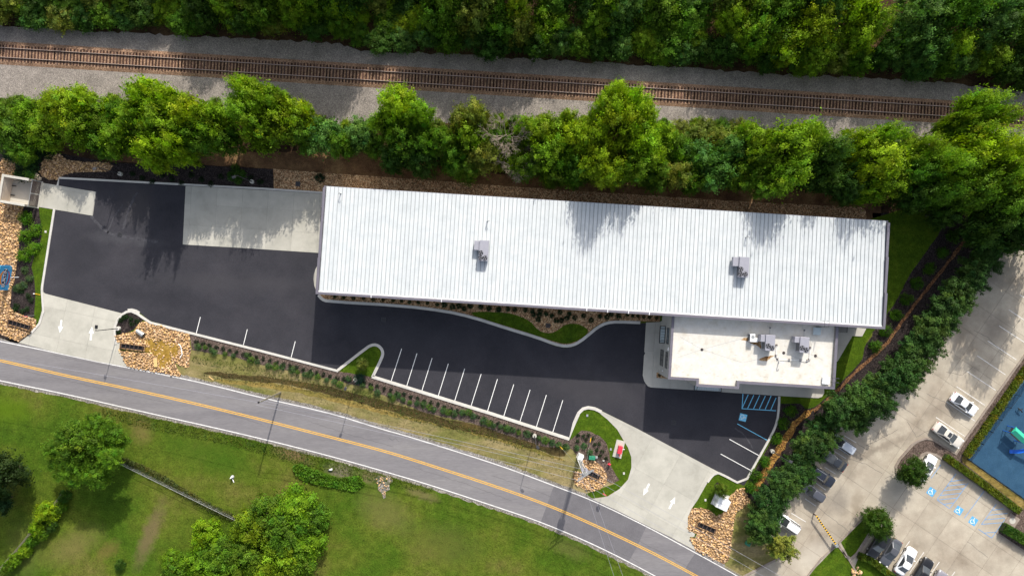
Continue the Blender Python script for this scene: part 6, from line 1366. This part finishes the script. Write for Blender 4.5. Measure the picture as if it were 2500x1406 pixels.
leaf_patch('verge_weeds', [(470, 868), (560, 880), (740, 918), (900, 955), (1040, 1010), (1150, 1040), (1330, 1095), (1390, 1130), (1150, 1062), (1000, 1025), (900, 985), (740, 940), (600, 905), (470, 885)], 1800, .13, (.085, .115, .02), .14, 'dark green weeds along the upper ditch side', 'weeds', seed=44, kind='stuff')
dl = Z(600, 700, 3.906, [(-400, 820), (0, 868), (300, 898), (700, 965), (1000, 1058), (1300, 1137), (1600, 1215), (1900, 1305), (2200, 1360), (2500, 1435), (2800, 1490)])
A, B = strip_poly(dl, 13); leaf_patch('ditch_weeds', A + B[::-1], 1800, .13, (.085, .085, .028), .07, 'brownish weeds straggling along both sides of the wet ditch', 'weeds', seed=48, kind='stuff')
leaf_patch('field_grass_tufts', [(-60, 945), (160, 975), (330, 1015), (590, 1075), (780, 1120), (920, 1160), (1050, 1197), (1240, 1262), (1456, 1348), (1620, 1420), (1600, 1450), (-60, 1450)], 9000, .09, (.085, .13, .014), .04, 'short grass tufts in the southern field', 'grass', seed=45, kind='stuff')
leaf_patch('roadside_weeds', [(250, 995), (340, 1010), (590, 1066), (780, 1112), (920, 1152), (1060, 1192), (1050, 1204), (900, 1172), (760, 1140), (560, 1085), (330, 1040), (250, 1012)], 5000, .13, (.085, .125, .016), .15, 'weedy fringe along the south edge of the road', 'weeds', seed=46, kind='stuff')
leaf_patch('ballast_weeds', [(0, 240), (200, 250), (560, 275), (830, 312), (1240, 300), (1600, 330), (1780, 310), (1800, 335), (1240, 315), (900, 330), (560, 290), (0, 260)], 3500, .16, (.13, .15, .04), .3, 'pale weeds on the south shoulder of the ballast', 'weeds', seed=47, kind='stuff')
# ------------------------------------------------------------------ rocks
def ico():
    bm = bmesh.new(); bmesh.ops.create_icosphere(bm, subdivisions=1, radius=1); v = np.array([x.co[:] for x in bm.verts]); f = np.array([[q.index for q in p.verts] for p in bm.faces]); bm.free(); return v, f
IV, IF = ico()
def rocks(name, polys, dens, smin, smax, label, seed, cat='stones', base='underrock', avoid=()):
    g = np.random.default_rng(seed); pts = []
    for poly in polys:
        p = PP(poly); xs = [a for a, _ in p]; ys = [b for _, b in p]; n = int(abs(poly_area(p)) * dens); k = 0
        if base: sheet('gravel_ground', poly, .026, base, rough=.05)
        av = [PP(a) for a in avoid]
        while k < n:
            x, y = g.uniform(min(xs), max(xs)), g.uniform(min(ys), max(ys))
            if inside(p, x, y) and not any(inside(a, x, y) for a in av): pts.append((x, y)); k += 1
    pts = np.array(pts); n = len(pts); s = smin + (smax - smin) * g.uniform(0, 1, n) ** 2.2 * 1.35
    V = IV[None] * (1 + g.normal(size=(n, len(IV), 1)) * .13); V = V * (s[:, None] * np.stack([g.uniform(.8, 1.35, n), g.uniform(.65, 1.0, n), g.uniform(.45, .75, n)], 1))[:, None]
    a = g.uniform(0, 6.28, n); c, s_ = np.cos(a)[:, None], np.sin(a)[:, None]
    X = V[..., 0] * c - V[..., 1] * s_; Y = V[..., 0] * s_ + V[..., 1] * c; V = np.stack([X + pts[:, :1], Y + pts[:, 1:], V[..., 2] + (s * g.uniform(.1, .9, n))[:, None] + .02], -1)
    F_ = (IF[None] + (np.arange(n) * len(IV))[:, None, None]).reshape(-1, 3)
    me = bpy.data.meshes.new(name); nv = n * len(IV); nf = len(F_); me.vertices.add(nv); me.vertices.foreach_set('co', V.reshape(-1).astype(np.float32)); me.loops.add(nf * 3); me.loops.foreach_set('vertex_index', F_.reshape(-1).astype(np.int32)); me.polygons.add(nf); me.polygons.foreach_set('loop_start', np.arange(0, nf * 3, 3, dtype=np.int32)); me.update(calc_edges=True)
    t_ = g.uniform(.62, 1.32, n); w = g.normal(0, .09, n); col = np.stack([t_ * (1 + w * .4), t_, t_ * (1 - w * 1.5), np.ones(n)], 1); col = np.repeat(col, len(IV), 0).astype(np.float32)
    ca = me.color_attributes.new('tint', 'FLOAT_COLOR', 'POINT'); ca.data.foreach_set('color', col.reshape(-1)); o = link(name, me, None, M['rock']); tag(o, label, cat, None, 'stuff'); return o
pit = lambda cx, cy, w, h: [(cx - w, cy - h), (cx + w, cy - h), (cx + w, cy + h), (cx - w, cy + h)]
pw_ = Z(0, 700, 3.906, [(110, 30), (100, 200), (180, 260), (350, 310), (340, 380), (290, 440), (180, 520), (0, 450), (-300, 380), (-300, -600), (30, -1230), (150, -1190), (150, -800), (222, -790), (215, -600), (185, -440), (165, -250), (130, -20)])
w_pit = [(18, 776), (80, 792), (78, 811), (16, 795)]
rocks('riprap', [pw_], 24, .075, .175, 'tan riprap stones down the left edge around the blue sign', 51, avoid=[w_pit, [(-5, 425), (98, 445), (90, 508), (-5, 490)]])
rocks('riprap', [Z(0, 350, 3.906, [(390, 230), (430, 130), (490, 90), (580, 110), (640, 160), (800, 180), (1040, 185), (1075, 215), (1050, 265), (880, 275), (690, 280), (620, 300), (560, 345), (470, 350), (400, 310), (380, 280)])], 24, .075, .175, 'shaded tan riprap hump above the top left lot corner', 52)
wb_ = Z(260, 740, 7.4, [(165, 580), (500, 510), (560, 390), (650, 325), (780, 350), (1100, 440), (1500, 545), (1505, 740), (1530, 850), (1500, 1000), (1500, 1160), (1400, 1160), (1260, 1080), (1240, 1110), (1350, 1290), (1330, 1340), (1000, 1260), (600, 1200), (370, 1145), (220, 850), (290, 860), (800, 900), (790, 800), (280, 720), (180, 690)])
pool = Z(260, 740, 7.4, [(740, 640), (860, 660), (980, 690), (1150, 720), (1290, 765), (1320, 840), (1300, 910), (1180, 970), (1120, 1080), (1040, 1140), (970, 1170), (950, 1010), (860, 920), (780, 860), (780, 760)])
rocks('riprap', [wb_], 24, .075, .175, 'tan riprap around the muddy pool beside the western drive', 53, avoid=[pool, [(298, 838), (354, 845), (352, 856), (296, 850)]])
rocks('pool_stones', [pool], 5, .08, .17, 'amber stones showing through the muddy pool', 54, base=None)
se = Z(1200, 1046, 3.906, [(1905, 760), (2000, 755), (2080, 775), (2150, 835), (2200, 800), (2270, 740), (2250, 660), (2330, 590), (2405, 560), (2440, 640), (2470, 700), (2330, 800), (2310, 900), (2290, 1050), (2265, 1250), (2210, 1290), (2050, 1210), (1945, 1165), (1890, 1035), (1945, 1040), (1955, 1000), (1870, 965), (1872, 840)])
rocks('riprap', [se], 24, .075, .175, 'tan riprap between the east drive and the hedge end', 55, avoid=[[(1698, 1271), (1750, 1288), (1746, 1304), (1694, 1286)], pit(1757, 1222, 22, 22)])
pm_ = Z(1380, 1040, 7.81, [(330, 640), (560, 660), (720, 780), (800, 950), (790, 1080), (660, 1200), (520, 1245), (400, 1220), (200, 1120), (145, 1000), (160, 880), (230, 860), (330, 870), (500, 960), (600, 920), (370, 800), (320, 740)])
rocks('riprap', [pm_], 24, .075, .175, 'mound of tan riprap under the utility pole', 56, avoid=[[(1429, 1148), (1465, 1162), (1460, 1174), (1424, 1160)]])
rocks('riprap', [[(2078, 1388), (2092, 1380), (2104, 1400), (2108, 1440), (2084, 1440)]], 12, .14, .28, 'pale stone spill below the barrier sidewalk', 57)
rocks('gravel_spill', [[(914, 1170), (924, 1160), (940, 1164), (955, 1160), (960, 1174), (950, 1182), (951, 1194), (941, 1200), (942, 1214), (936, 1216), (932, 1202), (922, 1195), (924, 1183)]], 14, .05, .13, 'grey gravel spill on the field side of the road', 58, base='shoulder')
for i, (px, py, s) in enumerate([(92, 431, .55), (97, 437, .42), (84, 436, .38), (89, 426, .4), (34, 379, .5), (28, 372, .4)]):
    x, y = P(px, py); m = MB(); g = random.Random(i + 70)
    for v in IV: m.v.append(tuple(v * s * g.uniform(.85, 1.15) * (1, .8, .65)[0] * np.array([1, .85, .65])))
    for f in IF: m.face(list(f))
    o = m.build('boulder', M['boulder'] if 'boulder' in M else M.setdefault('boulder', paint('pale_boulder', (.44, .36, .26) , .85, 0, .2, 2))); o.location = (x, y, s * .4)
    tag(o, ('largest tan boulder', 'right tan boulder', 'left tan boulder', 'upper tan boulder', 'lower pale boulder', 'upper pale boulder')[i] + (' beside the dumpster gate hinge' if i < 4 else ' in the shrubs at the top left corner'), 'boulder', 'loose boulders')
